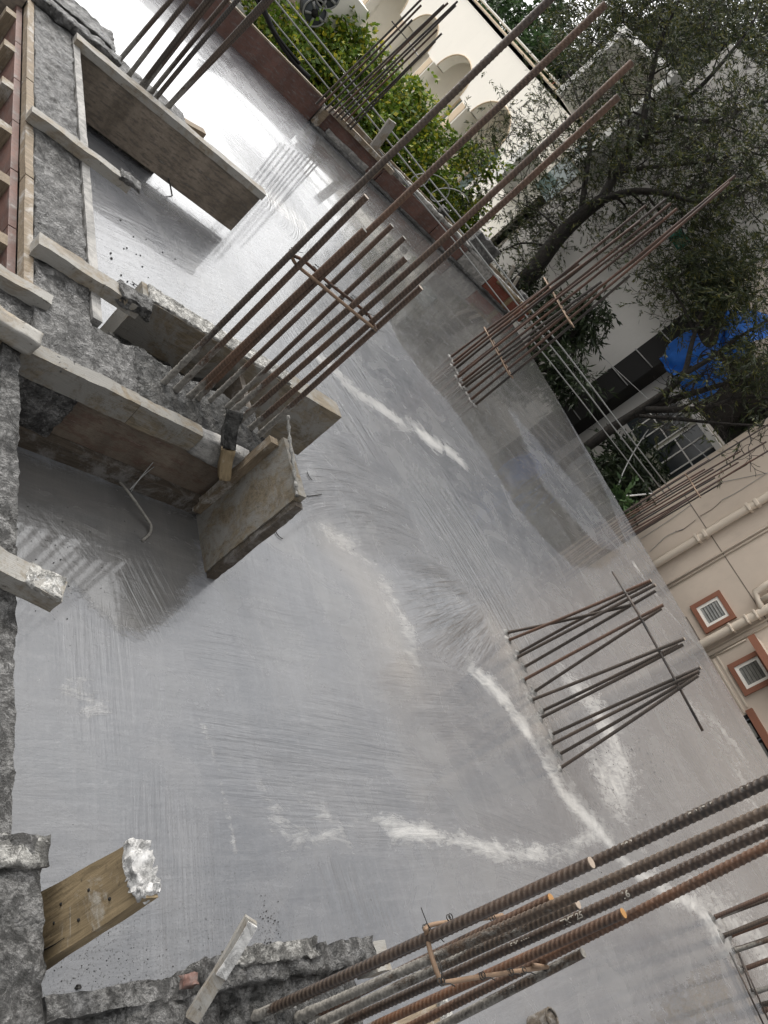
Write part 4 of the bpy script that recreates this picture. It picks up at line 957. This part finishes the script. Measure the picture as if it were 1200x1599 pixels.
conduit(z6(120, 1190), z6(1200, 545), .018); conduit((1041.7, 915), (1136.7, 860), .016); conduit((1046, 919), (1145, 861), .014)
y2, _, _ = drain((1100, 1010), (1190, 958), .065, off=.09)
for px, py in ((1148, 986), (1172, 972), (1186, 964)):
    p = wx(px, py); box('pipe_joint', (XB - .17, y2 - .074, p.z - .015), (XB - .01, y2 + .074, p.z + .015), M['beige_pipe'], bb, .006)
conduit((1105, 1019), (1200, 967), .016); conduit((1108, 1026), (1200, 977), .014); conduit((1112, 1030), (1165, 998), .012, zext=False)
# pipe branch at the right margin
pb_ = [wx(1194, 957) + Vector((-.10, 0, 0)), wx(1188, 940) + Vector((-.10, 0, 0)), wx(1183, 928) + Vector((-.10, 0, 0)), wx(1200, 917) + Vector((-.10, 0, 0)), wx(1230, 900) + Vector((-.10, 0, 0))]
tube('drain_pipe', pb_, .05, M['beige_pipe'], bb, 12); tube('drain_pipe', [wx(1193, 940) + Vector((-.1, 0, 0)), wx(1230, 920) + Vector((-.1, 0, 0))], .045, M['beige_pipe'], bb, 12)
# small bracket and L strips
p = wx(1116, 1030); pz_ = wx(1184, 1104)
box('cover_strip', (XB - .012, pz_.y, p.z - .03), (XB, p.y, p.z - .005), M['beige_pipe'], bb)
p_a = wx(1118, 1020); p_b = wx(1167, 1105); box('cover_strip', (XB - .014, p_b.y, (p_a.z + p_b.z) / 2 - .012), (XB, p_a.y, (p_a.z + p_b.z) / 2 + .012), M['beige_pipe'], bb)
p_a = wx(1072, 965); p_b = wx(1096, 1008); box('ledge_strip', (XB - .05, p_b.y, (p_a.z + p_b.z) / 2 - .02), (XB, p_a.y, (p_a.z + p_b.z) / 2 + .02), M['groove'], bb)
def vent(pl, pr, pt, pbm, hood=False):
    """louvred window: corners by photo (top-left, top-right, ...)"""
    ys = [wx(*q).y for q in (pl, pr, pt, pbm)]; zs = [wx(*q).z for q in (pl, pr, pt, pbm)]
    y0, y1_ = min(ys), max(ys); z0, z1_ = min(zs), max(zs)
    f = .070
    root = box('window', (XB - .006, y0 + f, z0 + f), (XB - .004, y1_ - f, z1_ - f), M['dark'], bb)
    def sub(nm, lo, hi, m, bev=0):
        o = box(nm, lo, hi, m, None, bev); o.parent = root; o.matrix_parent_inverse = Matrix.Translation(root.location).inverted() @ Matrix.Translation((0, 0, 0)); o.matrix_parent_inverse = (Matrix.Translation(bb.location).inverted().inverted() @ Matrix.Identity(4)) if False else Matrix.Translation(root.location).inverted(); return o
    for (lo, hi) in (((XB - .05, y0, z0), (XB, y1_, z0 + f)), ((XB - .05, y0, z1_ - f), (XB, y1_, z1_)), ((XB - .049, y0, z0 + f), (XB, y0 + f, z1_ - f)), ((XB - .049, y1_ - f, z0 + f), (XB, y1_, z1_ - f))): sub('surround', lo, hi, M['terracotta'])
    g = f + .045
    for (lo, hi) in (((XB - .03, y0 + f, z0 + f), (XB, y1_ - f, z0 + g)), ((XB - .03, y0 + f, z1_ - g), (XB, y1_ - f, z1_ - f)), ((XB - .029, y0 + f, z0 + g), (XB, y0 + g, z1_ - g)), ((XB - .029, y1_ - g, z0 + g), (XB, y1_ - f, z1_ - g))): sub('frame', lo, hi, M['cream'])
    n = 6; hh = (z1_ - z0 - 2 * g) / n
    for k in range(n):
        zc = z0 + g + hh * (k + .5)
        o = mesh_obj('louvre', [(-.028, y0 + g + .005, -hh * .42), (-.028, y1_ - g - .005, -hh * .42), (-.008, y1_ - g - .005, hh * .40), (-.008, y0 + g + .005, hh * .40), (-.022, y0 + g + .005, -hh * .45), (-.022, y1_ - g - .005, -hh * .45), (-.003, y1_ - g - .005, hh * .38), (-.003, y0 + g + .005, hh * .38)], FQ, M['louvre'], root, None)
        o.location = (XB - .0, 0, zc); o.matrix_parent_inverse = Matrix.Translation(root.location).inverted()
    if hood:
        box('window_hood', (XB - .42, y0 - .25, z1_ + .02), (XB, y1_ + .10, z1_ + .09), M['beige'], bb, .004)
        box('hood_fascia', (XB - .435, y0 - .25, z1_ + .005), (XB - .42, y1_ + .11, z1_ + .11), M['terracotta'], bb)
    return y0, y1_, z0, z1_
v1 = vent(z6(475, 535 + 1080), z6(910, 630 + 1080), z6(740, 380 + 1080), z6(635, 780 + 1080))
yv0 = wx(1166, 1088).y; yv1 = wx(1136.5, 1041).y; zv0 = (wx(1136.5, 1041).z + wx(1166, 1088).z) / 2; hv = v1[3] - v1[2]
def inv(y, z): 
    v = RM.T @ np.array([XB, y, z - CAM_H]); return (v[0] / v[2] * F + 600, v[1] / v[2] * F + 800)
vent(inv(yv1, zv0), inv(yv0, zv0), inv(yv0, zv0 + hv), inv(yv1, zv0 + hv), True)
# balcony opening with grille at the lower right
pa = wx(1158, 1118); zt_ = wx(1175, 1105).z
box('lintel_band', (XB - .06, wx(1200, 1090).y - 3, zt_ - .10), (XB, pa.y + .02, zt_), M['terracotta'], bb)
box('opening', (XB - .012, pa.y - 5, zt_ - 2.4), (XB - .002, pa.y - .02, zt_ - .10), M['dark'], bb)
for k in range(9):
    y = pa.y - .1 - k * .30; box('grille_bar', (XB - .05, y - .008, zt_ - 2.4), (XB - .034, y + .008, zt_ - .1), M['roof_grey'], bb)
    box('grille_panel', (XB - .045, y - .26, zt_ - .22), (XB - .02, y - .05, zt_ - .13), M['louvre'], bb)
for k in range(6):
    z = zt_ - .55 - k * .32; box('grille_rail', (XB - .062, pa.y - 3, z - .008), (XB - .05, pa.y - .02, z + .008), M['bar_rust'], bb)
# hairline crack and stray wires on the wall
for pts in ([z6(95, 1090), z6(190, 1000), z6(260, 940), z6(400, 880)], [z6(330, 900), z6(400, 885), z6(520, 795)], [z6(560, 760), z6(680, 690), z6(760, 620)], [z6(760, 440), z6(860, 420), z6(1100, 372), z6(1200, 352)], [z6(760, 610), z6(900, 540), z6(1120, 400), z6(1200, 350)], [z6(0, 975), z6(150, 880), z6(330, 760), z6(480, 650)]):
    tube('wall_wire', smooth_path([wx(*p, XB - .012) for p in pts], 5), .0045, random.choice((M['cable'], M['groove'], M['white'])), bb, 5)

# ------------------------------------------------------------------ white arcaded building
XW = 13.0
wb = empty('arcaded_building', (XW, 18, -7), 'sunlit cream building with a row of rounded arches under a plain parapet', 'building')
ZR = 3.24
ysA = [25.34 + 3.07, 25.34, 22.27, 19.2]      # arch centres
zA = 2.12; zs = 1.35; hw = 1.05; ZF = -1.1
yL = 15.6
def wall_with_arches():
    """front wall polygonised as vertical strips so the arches are true openings, 0.3 m thick"""
    ysamp = set([yL, 42.0]); 
    for c in ysA:
        for k in range(0, 25): ysamp.add(round(c - hw + 2 * hw * k / 24, 4))
        for e in (-hw - .28, hw + .28): ysamp.add(round(c + e, 4))
    ysamp = sorted(ysamp)
    def soffit(y):
        for c in ysA:
            d = abs(y - c)
            if d <= hw + 1e-6: return zs + math.sqrt(max(0, 1 - (d / hw) ** 2)) * (zA - zs) + 0.0
            if d < hw + .28 - 1e-6: return zs
        return ZF
    V = []; Fq = []
    def q(*ps): k = len(V); V.extend(ps); Fq.append((k, k + 1, k + 2, k + 3))
    t = .32
    for a, b in zip(ysamp[:-1], ysamp[1:]):
        m = (a + b) / 2; inside = any(abs(m - c) < hw for c in ysA); neck = any(hw < abs(m - c) < hw + .28 for c in ysA)
        if inside: sa, sb = soffit(a), soffit(b)
        elif neck: sa = sb = zs - .02
        else: sa = sb = ZF
        q((XW, a, sa), (XW, b, sb), (XW, b, ZR), (XW, a, ZR)) ; q((XW + t, b, sb), (XW + t, a, sa), (XW + t, a, ZR), (XW + t, b, ZR))
        q((XW, b, sb), (XW, a, sa), (XW + t, a, sa), (XW + t, b, sb)); q((XW, a, ZR), (XW, b, ZR), (XW + t, b, ZR), (XW + t, a, ZR))
    for y in ysamp:
        for c in ysA:
            for e in (-hw - .28, hw + .28):
                if abs(y - (c + e)) < 1e-3: q((XW, y, ZF), (XW + t, y, ZF), (XW + t, y, zs - .02), (XW, y, zs - .02))
    return V, Fq
V, Fq = wall_with_arches(); o = mesh_obj('arcade_wall', V, Fq, M['cream']); seat(o, wb)
box('lower_wall', (XW, yL, -7), (XW + .32, 42, ZF), M['cream'], wb)
box('back_wall', (XW + 1.35, yL, -7), (XW + 9, 42, ZR - .1), M['cream'], wb)
box('balcony_floor', (XW + .32, yL, ZF - .2), (XW + 1.35, 42, ZF - .02), M['cream'], wb)
box('balcony_ceiling', (XW + .32, yL, ZR - .5), (XW + 1.35, 42, ZR - .3), M['cream'], wb)
box('end_wall', (XW + .32, yL, -7), (XW + 9, yL + .25, ZR - .1), M['cream'], wb)
for c in ysA:
    r = tube('arch_rim', [(XW - .005, c - hw * math.cos(t), zs + math.sin(t) * (zA - zs)) for t in [k * math.pi / 20 for k in range(21)]], .022, M['cream_edge'], wb, 6)
    # inner window wall between arches: glass pane with frame
    gl = box('window', (XW + 1.30, c - .85, -.6), (XW + 1.345, c + .85, 1.85), M['glass'], wb)
    for (lo, hi) in (((XW + 1.26, c - .93, -.68), (XW + 1.345, c - .85, 1.93)), ((XW + 1.26, c + .85, -.68), (XW + 1.345, c + .93, 1.93)), ((XW + 1.26, c - .85, 1.85), (XW + 1.345, c + .85, 1.93)), ((XW + 1.27, c - .03, -.6), (XW + 1.299, c + .03, 1.85))):
        e = box('frame', lo, hi, M['cream_edge']); e.parent = gl; e.matrix_parent_inverse = Matrix.Translation(gl.location).inverted()
for c in [ysA[0] + 1.53] + [c - 1.53 for c in ysA[:3]]:
    box('pilaster', (XW + .32, c - .10, ZF), (XW + 1.3, c + .10, ZR - .5), M['cream'], wb); box('pilaster_edge', (XW - .02, c - .14, ZF), (XW + .0, c + .14, zs - .04), M['cream_edge'], wb)
box('parapet_coping', (XW - .06, yL - .1, ZR), (XW + .40, 42, ZR + .05), M['cream_edge'], wb); 
tube('parapet_pipe', [(XW - .03, yL - .1, ZR + .16), (XW - .03, 42, ZR + .16)], .035, M['cream'], wb, 8)
for k in range(9): tube('pipe_stand', [(XW - .03, yL + k * 2.9, ZR), (XW - .03, yL + k * 2.9, ZR + .16)], .02, M['terracotta'], wb, 6)
box('roof', (XW, yL, ZR - .12), (XW + 9, 42, ZR - .02), M['roof_grey'], wb)
# hooded box and blind arch nearest the dark tree
def wW(px, py): return on_x(px, py, XW)
a = wW(842, 250); 
box('balcony_wing', (XW - .7, 16.3, .9), (XW - .002, 16.55, 2.0), M['white'], wb); 
# window on the sunlit bay
p1_, p2_ = wW(880, 290), wW(905, 225); yy = (p1_.y + p2_.y) / 2
gl = box('window', (XW - .01, yy - .45, min(p1_.z, p2_.z) - .5), (XW - .004, yy + .35, max(p1_.z, p2_.z) + .1), M['glass'], wb)
# plain wing, tree shade put into its grey paint
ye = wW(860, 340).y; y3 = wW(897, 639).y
gw = empty('painted_shade_wing', (XW - .8, (ye + y3) / 2, -7), 'tall plain wall with tree shade put into its grey-beige colour beyond the dark tree, next to the narrow black gap', 'building')
box('wall', (XW - .35, y3, -7), (XW + 8, ye, 6.2), M['grey_shade_wall'], gw)
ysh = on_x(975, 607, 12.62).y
box('gap_shade_block', (12.63, ysh, -7), (XW + 7, y3 - .004, 2.9), M['dark'], gw)  # solid dark block that paints the shade of the narrow gap
for k in range(7): tube('gap_rod', [(12.60, ysh, -.9 + k * .55), (12.60, y3, -.95 + k * .55)], .012, M['cable'], gw, 5)
# slab hood high on the white building between the two
pb0 = wW(870, 148); pb1 = wW(1000, 190)
hb = empty('roof_hood', (XW, 16, 3), 'white roof-level hood with a dark shuttered opening, behind the tips of the long bars', 'building')
cA = on_x(930, 190, XW - .4)
box('hood_side', (XW - .9, cA.y + 1.0, 3.15), (XW + 3, cA.y + 1.2, 4.9), M['white'], hb); box('hood_roof', (XW - .95, cA.y - 1.3, 4.9), (XW + 3, cA.y + 1.25, 5.05), M['white'], hb)
box('hood_back', (XW + .6, cA.y - 1.25, 2.2), (XW + .8, cA.y + 1.0, 4.9), M['cream'], hb); box('hood_side', (XW - .9, cA.y - 1.3, 2.5), (XW + 3, cA.y - 1.1, 4.9), M['white'], hb)
dk = box('shutter', (XW + .5, cA.y - .9, 2.4), (XW + .58, cA.y + .5, 3.9), M['dark'], hb); box('sill', (XW - .9, cA.y - 1.1, 2.5), (XW + .6, cA.y + 1.0, 2.65), M['cream'], hb)
for k in range(12):
    e = box('slat', (XW + .47, cA.y - .9, 2.45 + k * .12), (XW + .5, cA.y + .5, 2.5 + k * .12), M['roof_grey']); e.parent = dk; e.matrix_parent_inverse = Matrix.Translation(dk.location).inverted()

# left part of the far building, with air conditioners and ribbed shade
lb = empty('ribbed_building', (15, 40, -7), 'pale building at the top left with ribbed sunshade and wall-mounted cooler units', 'building')
q0 = on_y(380, 0, 14.5)
xr = on_y(545, 60, 15.2).x
box('wall', (2.0, 15.2, -7), (xr, 18, 1.15), M['cream'], lb)
for k in range(9): box('rib', (2.0, 14.55 + k * .075, -.35 + k * .16), (xr - .9, 14.62 + k * .075, -.29 + k * .16), M['cream_edge'] if k % 3 else M['white'], lb)
box('ledge', (2.0, 14.5, -.6), (xr, 15.2, -.45), M['white'], lb)
for px, py, k in ((492, 20, 0), (512, -8, 1)):
    p = on_y(px, py, 14.4); ac = empty('cooler_unit', p, ('round grey exhaust fan on the pale building above the green tree', 'second grey fan drum at the top margin above the green tree')[k], 'exhaust fan', 'exhaust fans')
    tube('drum', [p + Vector((0, .35, 0)), p + Vector((0, 0, 0))], .20, M['roof_grey'], ac, 20); tube('hub', [p + Vector((0, .0, 0)), p + Vector((0, -.05, 0))], .07, M['dark'], ac, 10)
    for j in range(5):
        t = j * 2 * math.pi / 5; tube('blade', [p + Vector((.07 * math.cos(t), -.03, .07 * math.sin(t))), p + Vector((.18 * math.cos(t), -.015, .18 * math.sin(t)))], [.02, .03], M['cable'], ac, 6)
    tube('rim', [p + Vector((.21 * math.cos(t), -.01, .21 * math.sin(t))) for t in [i * math.pi / 12 for i in range(25)]], .018, M['cable'], ac, 6)

# buildings in the gap
gb = empty('olive_building', (15.5, 9, -7), 'shaded olive-grey house in the gap with dark barred windows', 'house')
XG = 12.5
def wg(px, py): return on_x(px, py, XG)
ygap = ysh - .004; zt1 = wg(1055, 600).z
box('wall', (XG + .5, wg(1035, 650).y, -7), (XG + 5, ygap, zt1), M['grey_shade_wall'], gb)
box('side_wall', (XG, 3, -7), (XG + 5, wg(1020, 660).y, wg(1090, 660).z), M['grey2'], gb)

box('slab_edge', (XG - .15, 5, wg(1085, 640).z - .1), (XG + .45, wg(1072, 618).y, wg(1085, 640).z), M['grey_shade_wall'], gb)
for (a, b) in (((1000, 600), (1052, 720)), ((1050, 690), (1095, 735))):
    A_, B_ = wg(*a), wg(*b); y0, y1_ = sorted((A_.y, B_.y)); c = wg((a[0] + b[0]) / 2, (a[1] + b[1]) / 2)
    w = box('window', (XG - .012, c.y - .42, c.z - .45), (XG - .004, c.y + .42, c.z + .45), M['glass_dark'], gb)
    for k in range(4):
        e = box('window_bar', (XG - .03, c.y - .42 + k * .28 - .012, c.z - .45), (XG - .014, c.y - .42 + k * .28 + .012, c.z + .45), M['grey_shade_wall']); e.parent = w; e.matrix_parent_inverse = Matrix.Translation(w.location).inverted()
    e = box('window_bar', (XG - .034, c.y - .42, c.z - .012), (XG - .031, c.y + .42, c.z + .012), M['grey_shade_wall']); e.parent = w; e.matrix_parent_inverse = Matrix.Translation(w.location).inverted()
# tarpaulins draped over a frame
def tarp(label, pts, x0, nz_=.12):
    P4 = [on_x(*p, x0 + dx) for p, dx in pts]; V = []; Fq = []; n = 22
    for i in range(n + 1):
        for j in range(n + 1):
            p = P4[0].lerp(P4[1], i / n).lerp(P4[3].lerp(P4[2], i / n), j / n)
            p = p + Vector((noise.noise(p * 1.9) * .35 + noise.noise(p * 6) * .08, 0, -.25 * math.sin(math.pi * i / n) * math.sin(math.pi * j / n) + noise.noise(p * 4) * .06)); V.append(p)
    for i in range(n):
        for j in range(n): a = i * (n + 1) + j; Fq.append((a, a + 1, a + n + 2, a + n + 1))
    o = mesh_obj('tarpaulin', V, Fq, M['tarp'], None, None, True); s_ = o.modifiers.new('th', 'SOLIDIFY'); s_.thickness = .01
    tag(o, label, 'tarpaulin', 'blue tarpaulins')
tarp('bright blue tarpaulin sheet hanging highest, behind the olive tree', [((1105, 545), .0), ((1160, 560), .4), ((1225, 500), .6), ((1150, 480), .2)], 12.4)
tarp('crumpled blue tarpaulin draped over the roof edge left of the olive tree limbs', [((1030, 558), 0), ((1058, 600), .3), ((1110, 548), .4), ((1080, 515), .1)], 12.3)
tarp('lower blue tarpaulin with a dark frame leaning on it, beside the tree limbs', [((1058, 596), 0), ((1082, 632), .3), ((1145, 590), .4), ((1112, 552), .1)], 12.2)
fq = [on_x(*p, 12.0) for p in ((1052, 590), (1080, 572), (1093, 587), (1068, 607))]
tag(tube('metal_frame', fq + [fq[0], fq[2]], .022, M['black'], None, 6), 'thin black metal frame in front of the lower blue tarpaulin', 'frame')
gn = on_x(1062, 374, 12.4); o = rough_box('green_sheet', gn - Vector((.01, .22, .14)), gn + Vector((.01, .22, .14)), M['green_sheet'], None, .05, .02, 5); tag(o, 'small scrap of green netting caught in the dark tree', 'netting')
# background blocks beyond everything
fbk = empty('far_building', (26, 22, -7), 'dark grey roofed building glimpsed above the trees at the top', 'building')
box('wall', (24, 12, -7), (34, 34, 8.2), M['grey_shade_wall'], fbk); box('roof', (23.4, 11.5, 8.2), (34.5, 34.5, 8.6), M['roof_grey'], fbk); box('roof', (22, 20, 5.2), (24, 30, 9.4), M['roof_grey'], fbk)
for k in range(4): box('window', (23.97, 14 + k * 4.2, 5.0), (23.99, 15.6 + k * 4.2, 7.0), M['glass_dark'], fbk)

# ------------------------------------------------------------------ trees
def leaves(pts, n, ln, wd, spread, droop=0.0, seed=1, flat=.4, per=1):
    g = np.random.default_rng(seed); pts = np.array([tuple(p) for p in pts], float); ns = max(1, n // per)
    k = g.integers(0, len(pts), ns); c = pts[k] + g.normal(0, 1, (ns, 3)) * spread
    d = g.normal(0, 1, (ns, 3)); d[:, 2] = d[:, 2] * flat - droop; d /= np.linalg.norm(d, axis=1)[:, None]
    if per > 1:
        t = g.uniform(0, 1, (ns, per, 1)); c = (c[:, None, :] + d[:, None, :] * t * ln * 2.6).reshape(-1, 3)
        d = (d[:, None, :] + g.normal(0, .42, (ns, per, 3))).reshape(-1, 3); d /= np.linalg.norm(d, axis=1)[:, None]
    n = len(c)
    u = np.cross(d, g.normal(0, 1, (n, 3))); u /= np.linalg.norm(u, axis=1)[:, None]
    L = ln * g.uniform(.5, 1.3, n)[:, None]; Wd = wd * g.uniform(.7, 1.2, n)[:, None]
    nrm = np.cross(d, u)
    V = np.stack([c, c + d * L * .5 + u * Wd + nrm * Wd * .3, c + d * L, c + d * L * .5 - u * Wd + nrm * Wd * .3], 1).reshape(-1, 3)
    return V, np.arange(4 * n).reshape(-1, 4)
def grow(base, d, L, r, depth, paths, tips, rnd, up=.15, kink=.25, child=3, shrink=.66):
    p = Vector(base); d = Vector(d).normalized(); pts = [p.copy()]; rad = [r]; n = 5
    for i in range(n):
        d = (d + Vector((rnd.gauss(0, kink), rnd.gauss(0, kink), rnd.gauss(0, kink) + up * .3))).normalized()
        p = p + d * L / n; pts.append(p.copy()); rad.append(r * (1 - .6 * (i + 1) / n))
        if depth > 0 and i >= 1:
            for _ in range(1 if rnd.random() < child / 4 else 0):
                side = d.cross(Vector((rnd.gauss(0, 1), rnd.gauss(0, 1), rnd.gauss(0, 1)))).normalized()
                grow(p, d * .6 + side * .8, L * shrink * rnd.uniform(.7, 1.1), rad[-1] * .65, depth - 1, paths, tips, rnd, up, kink, child, shrink)
    paths.append((pts, rad))
    if depth <= 1: tips.extend(pts[2:])
    if depth > 0: grow(p, d, L * shrink, rad[-1], depth - 1, paths, tips, rnd, up, kink, child, shrink)
def tree(name, label, limbs, leafmat, n, ln, wd, spread, droop=0, seed=1, depth=3, L0=.9, up=.1, kink=.25, extra=None, group=None, cat='tree', flat=.4, child=3, branch_from=1, keep=None):
    rnd = random.Random(seed); paths = []; tips = []; first = Vector(limbs[0][0][0])
    root = empty(name, (first.x, first.y, -7), label, cat, group)
    for pts, r0, r1 in limbs:
        sp = smooth_path(pts, 5); m = len(sp); rad = [r0 + (r1 - r0) * i / (m - 1) for i in range(m)]; paths.append((sp, rad))
    tb = len(paths)
    V, Q = tube_mesh(paths[:tb], 10); seat(mesh_obj('trunk', V, Q, M['bark'], None, None, True), root)
    tw = []
    for (sp, rad) in list(paths)[branch_from - 1:tb]:
        for i in range(3, len(sp), 2):
            dd = (sp[min(i + 1, len(sp) - 1)] - sp[i - 1]).normalized(); side = dd.cross(Vector((rnd.gauss(0, 1), rnd.gauss(0, 1), rnd.gauss(0, 1)))).normalized()
            grow(sp[i], dd * .5 + side, L0 * rnd.uniform(.6, 1.1), max(.012, rad[i] * .4), depth - 1, tw, tips, rnd, up, kink, child)
        grow(sp[-1], (sp[-1] - sp[-2]), L0, rad[-1], depth - 1, tw, tips, rnd, up, kink, child)
    if tw:
        V, Q = tube_mesh([(p, [max(.004, x) for x in r]) for p, r in tw], 5); seat(mesh_obj('branches', V, Q, M['bark'], None, None, True), root)
    if extra and keep and len(tips) > keep: tips = rnd.sample(tips, keep)
    src = tips + (extra or [])
    if n:
        V, Q = leaves(src, n, ln, wd, spread, droop, seed, flat, 16); o = np_obj('crown', V, Q, leafmat); seat(o, root)
    return root
X1 = 11.4
def L(pp, x, j=0): return [on_x(a, b, x + j * i / max(1, len(pp) - 1)) for i, (a, b) in enumerate(pp)]
down = Vector((0, 0, -4))
def base_of(p): return Vector((p.x + .1, p.y - .1, -7))
t0 = L([(800, 455), (835, 420), (872, 372), (910, 335), (940, 312)], X1)
tree('feathery_tree', 'dark feathery tree with a leaning trunk rising behind the parapet corner', [([base_of(t0[0])] + t0, .21, .12),
    (L([(940, 312), (965, 268), (1000, 222), (1045, 178), (1100, 130), (1160, 60)], X1, .8), .10, .03), (L([(925, 318), (985, 300), (1040, 302), (1090, 315), (1140, 300)], X1, -.6), .085, .02),
    (L([(908, 335), (916, 270), (922, 215), (905, 160), (885, 110)], X1, .5), .07, .015), (L([(1000, 222), (1012, 150), (1030, 70), (1062, 0)], X1, -.5), .08, .02),
    (L([(1045, 178), (1100, 190), (1160, 170), (1230, 150)], X1, .6), .06, .02), (L([(880, 365), (840, 330), (805, 315)], X1, -.3), .03, .008), (L([(860, 385), (815, 380), (780, 395)], X1, -.3), .03, .008),
    (L([(960, 270), (1010, 262), (1080, 255), (1160, 240)], X1, -.2), .05, .02)],
    M['leaf_o'], 95000, .10, .0095, .22, .35, seed=3, depth=4, L0=1.15, up=.0, kink=.3, branch_from=2,
    extra=[on_x(random.gauss(1085, 80), random.gauss(120, 95), random.uniform(10.8, 13.5)) for _ in range(700)] + [on_x(random.gauss(1150, 50), random.gauss(330, 80), random.uniform(10.8, 13.0)) for _ in range(500)])
t2 = L([(915, 700), (945, 676), (985, 650), (1012, 632), (1040, 612), (1068, 585), (1080, 540), (1092, 500)], 11.2)
tree('olive_tree', 'olive-leaved tree with pale spreading limbs in the gap before the beige building', [([base_of(t2[0])] + t2, .10, .03),
    (L([(990, 648), (1040, 628), (1090, 612), (1140, 598), (1210, 580)], 11.2, .5), .07, .03), (L([(1010, 640), (1060, 640), (1110, 636), (1160, 620), (1220, 625)], 11.2, .2), .06, .02),
    (L([(1000, 650), (1060, 655), (1130, 662), (1190, 665)], 11.2, -.2), .035, .015), (L([(1068, 585), (1110, 560), (1150, 530), (1200, 500)], 11.2, .6), .05, .02), (L([(1085, 520), (1062, 470), (1040, 440)], 11.2, -.2), .03, .01),
    (L([(1092, 500), (1120, 450), (1160, 420)], 11.2, .4), .04, .012)],
    M['leaf_o'], 22000, .11, .010, .13, .5, seed=5, depth=3, L0=.5, up=.0, kink=.25, branch_from=2, keep=80,
    extra=[on_x(random.gauss(1125, 45), random.gauss(435, 34), random.uniform(10.8, 12.2)) for _ in range(500)] + [on_x(random.gauss(1180, 20), random.gauss(560, 30), random.uniform(11, 12)) for _ in range(120)])
def bush(label, name, blobs, mat, n, ln, wd, sp, seed, plane='y', droop=.1, cat='tree', group=None, trunk=None, flat=.5):
    g = random.Random(seed); pts = []
    for (px, py, rad, d, w) in blobs:
        c = on_y(px, py, d) if plane == 'y' else on_x(px, py, d)
        if plane == 'y' and c.x > 12.1: c = on_x(px, py, 12.1)
        for _ in range(int(60 * w)):
            v = Vector((g.gauss(0, 1), g.gauss(0, 1), g.gauss(0, 1))).normalized() * rad * g.uniform(.55, 1.05); pts.append(c + v)
    c0 = on_y(*blobs[0][:2], blobs[0][3]) if plane == 'y' else on_x(*blobs[0][:2], blobs[0][3])
    root = empty(name, (c0.x, c0.y, -7), label, cat, group)
    fork = Vector((c0.x, c0.y, c0.z - 1.4)); paths = [([Vector((c0.x, c0.y, -7)), Vector((c0.x + .1, c0.y, -4)), fork], [.16, .13, .11])]
    for _ in range(26):
        p = g.choice(pts); m = fork.lerp(p, .5) + Vector((g.gauss(0, .2), g.gauss(0, .2), g.uniform(0, .25))); paths.append(([fork, m, p], [.05, .03, .006]))
    V, Q = tube_mesh(paths, 6); seat(mesh_obj('trunk', V, Q, M['bark'], None, None, True), root)
    V, Q = leaves(pts, n, ln, wd, sp, droop, seed, flat, 7 if plane == 'y' else 14); seat(np_obj('crown', V, Q, mat), root); return root
bush('bushy lime-green tree with yellow tips behind the red parapet shutter', 'leafy_tree',
     [(px - 10, py + 12, r * 1.06, d * 1.22, w) for px, py, r, d, w in ((600, 170, .75, 11.9, 3), (560, 95, .62, 12.2, 2.4), (500, 80, .5, 12.0, 1.6), (640, 150, .5, 12.3, 2), (655, 235, .62, 11.8, 2.4), (690, 290, .5, 11.6, 1.8), (540, 140, .62, 11.6, 2.4), (455, 60, .42, 11.4, 1.4), (620, 240, .55, 11.4, 2), (680, 190, .38, 12.4, 1), (730, 350, .45, 11.4, 1.4), (735, 225, .26, 12.2, .5), (775, 250, .24, 12.2, .35), (435, 30, .42, 11.8, 1), (555, 50, .28, 12.4, .6), (500, 38, .22, 12.4, .5), (745, 310, .3, 11.8, .6), (570, 200, .6, 11.2, 2))],
     M['leaf_l'], 32000, .12, .032, .11, 11, droop=.15)
bush('glossy dark-leaved shrub beyond the slab corner behind the tall rusty bars', 'dark_shrub', [(905, 510, .35, 11.4, 1.5), (930, 490, .3, 11.5, 1), (870, 500, .4, 11.6, 1.5), (880, 570, .35, 11.0, 1.5), (900, 600, .28, 11.0, 1), (850, 470, .35, 11.8, 1)], M['leaf_d'], 7000, .16, .018, .08, 12, 'x', .5, 'shrub')
bush('dark green shrub deep in the gap under the olive tree', 'dark_shrub', [(1000, 735, .30, 12.2, 1), (985, 715, .30, 12.0, 1), (960, 745, .40, 11.4, 1)], M['leaf_d'], 4000, .15, .02, .12, 13, 'x', .3, 'shrub')
bush('small bright green plant low at the slab edge by the gap', 'small_plant', [(972, 783, .10, 10.7, .3)], M['leaf_f'], 160, .13, .04, .03, 14, 'x', .1, 'plant')
bush('loose green tree beyond the cream roof, left of the roof hood', 'background_tree', [(800, 40, 1.3, 22, 2), (840, 90, 1.2, 22, 2), (870, 110, 1.2, 22.5, 2), (770, 0, 1.2, 23, 2), (860, 40, 1.2, 23, 2), (900, 140, 1.0, 23, 1)], M['leaf_f'], 16000, .30, .05, .3, 15, 'x', .3, group='trees beyond the roofs')
bush('olive background tree crown at the top right corner', 'background_tree', [(960, 50, 1.6, 19, 3), (1040, 20, 1.5, 19, 3), (1130, 60, 1.6, 19, 3), (1190, 20, 1.6, 20, 3), (1180, 150, 1.6, 19, 3), (1100, 140, 1.4, 18.5, 2), (1190, 260, 1.5, 18, 3), (1000, 110, 1.2, 18.5, 1)], M['leaf_o'], 34000, .24, .028, .32, 16, 'x', .3, group='trees beyond the roofs')
bush('dark mass of tree behind the blue tarpaulins at the right edge', 'background_tree', [(1180, 380, 1.3, 17, 3), (1130, 330, 1.3, 17.5, 3), (1200, 440, 1.2, 17, 3), (1170, 640, 1.2, 17, 3), (1210, 600, 1.2, 17, 2)], M['leaf_d'], 24000, .24, .028, .28, 17, 'x', .3, group='trees beyond the roofs')
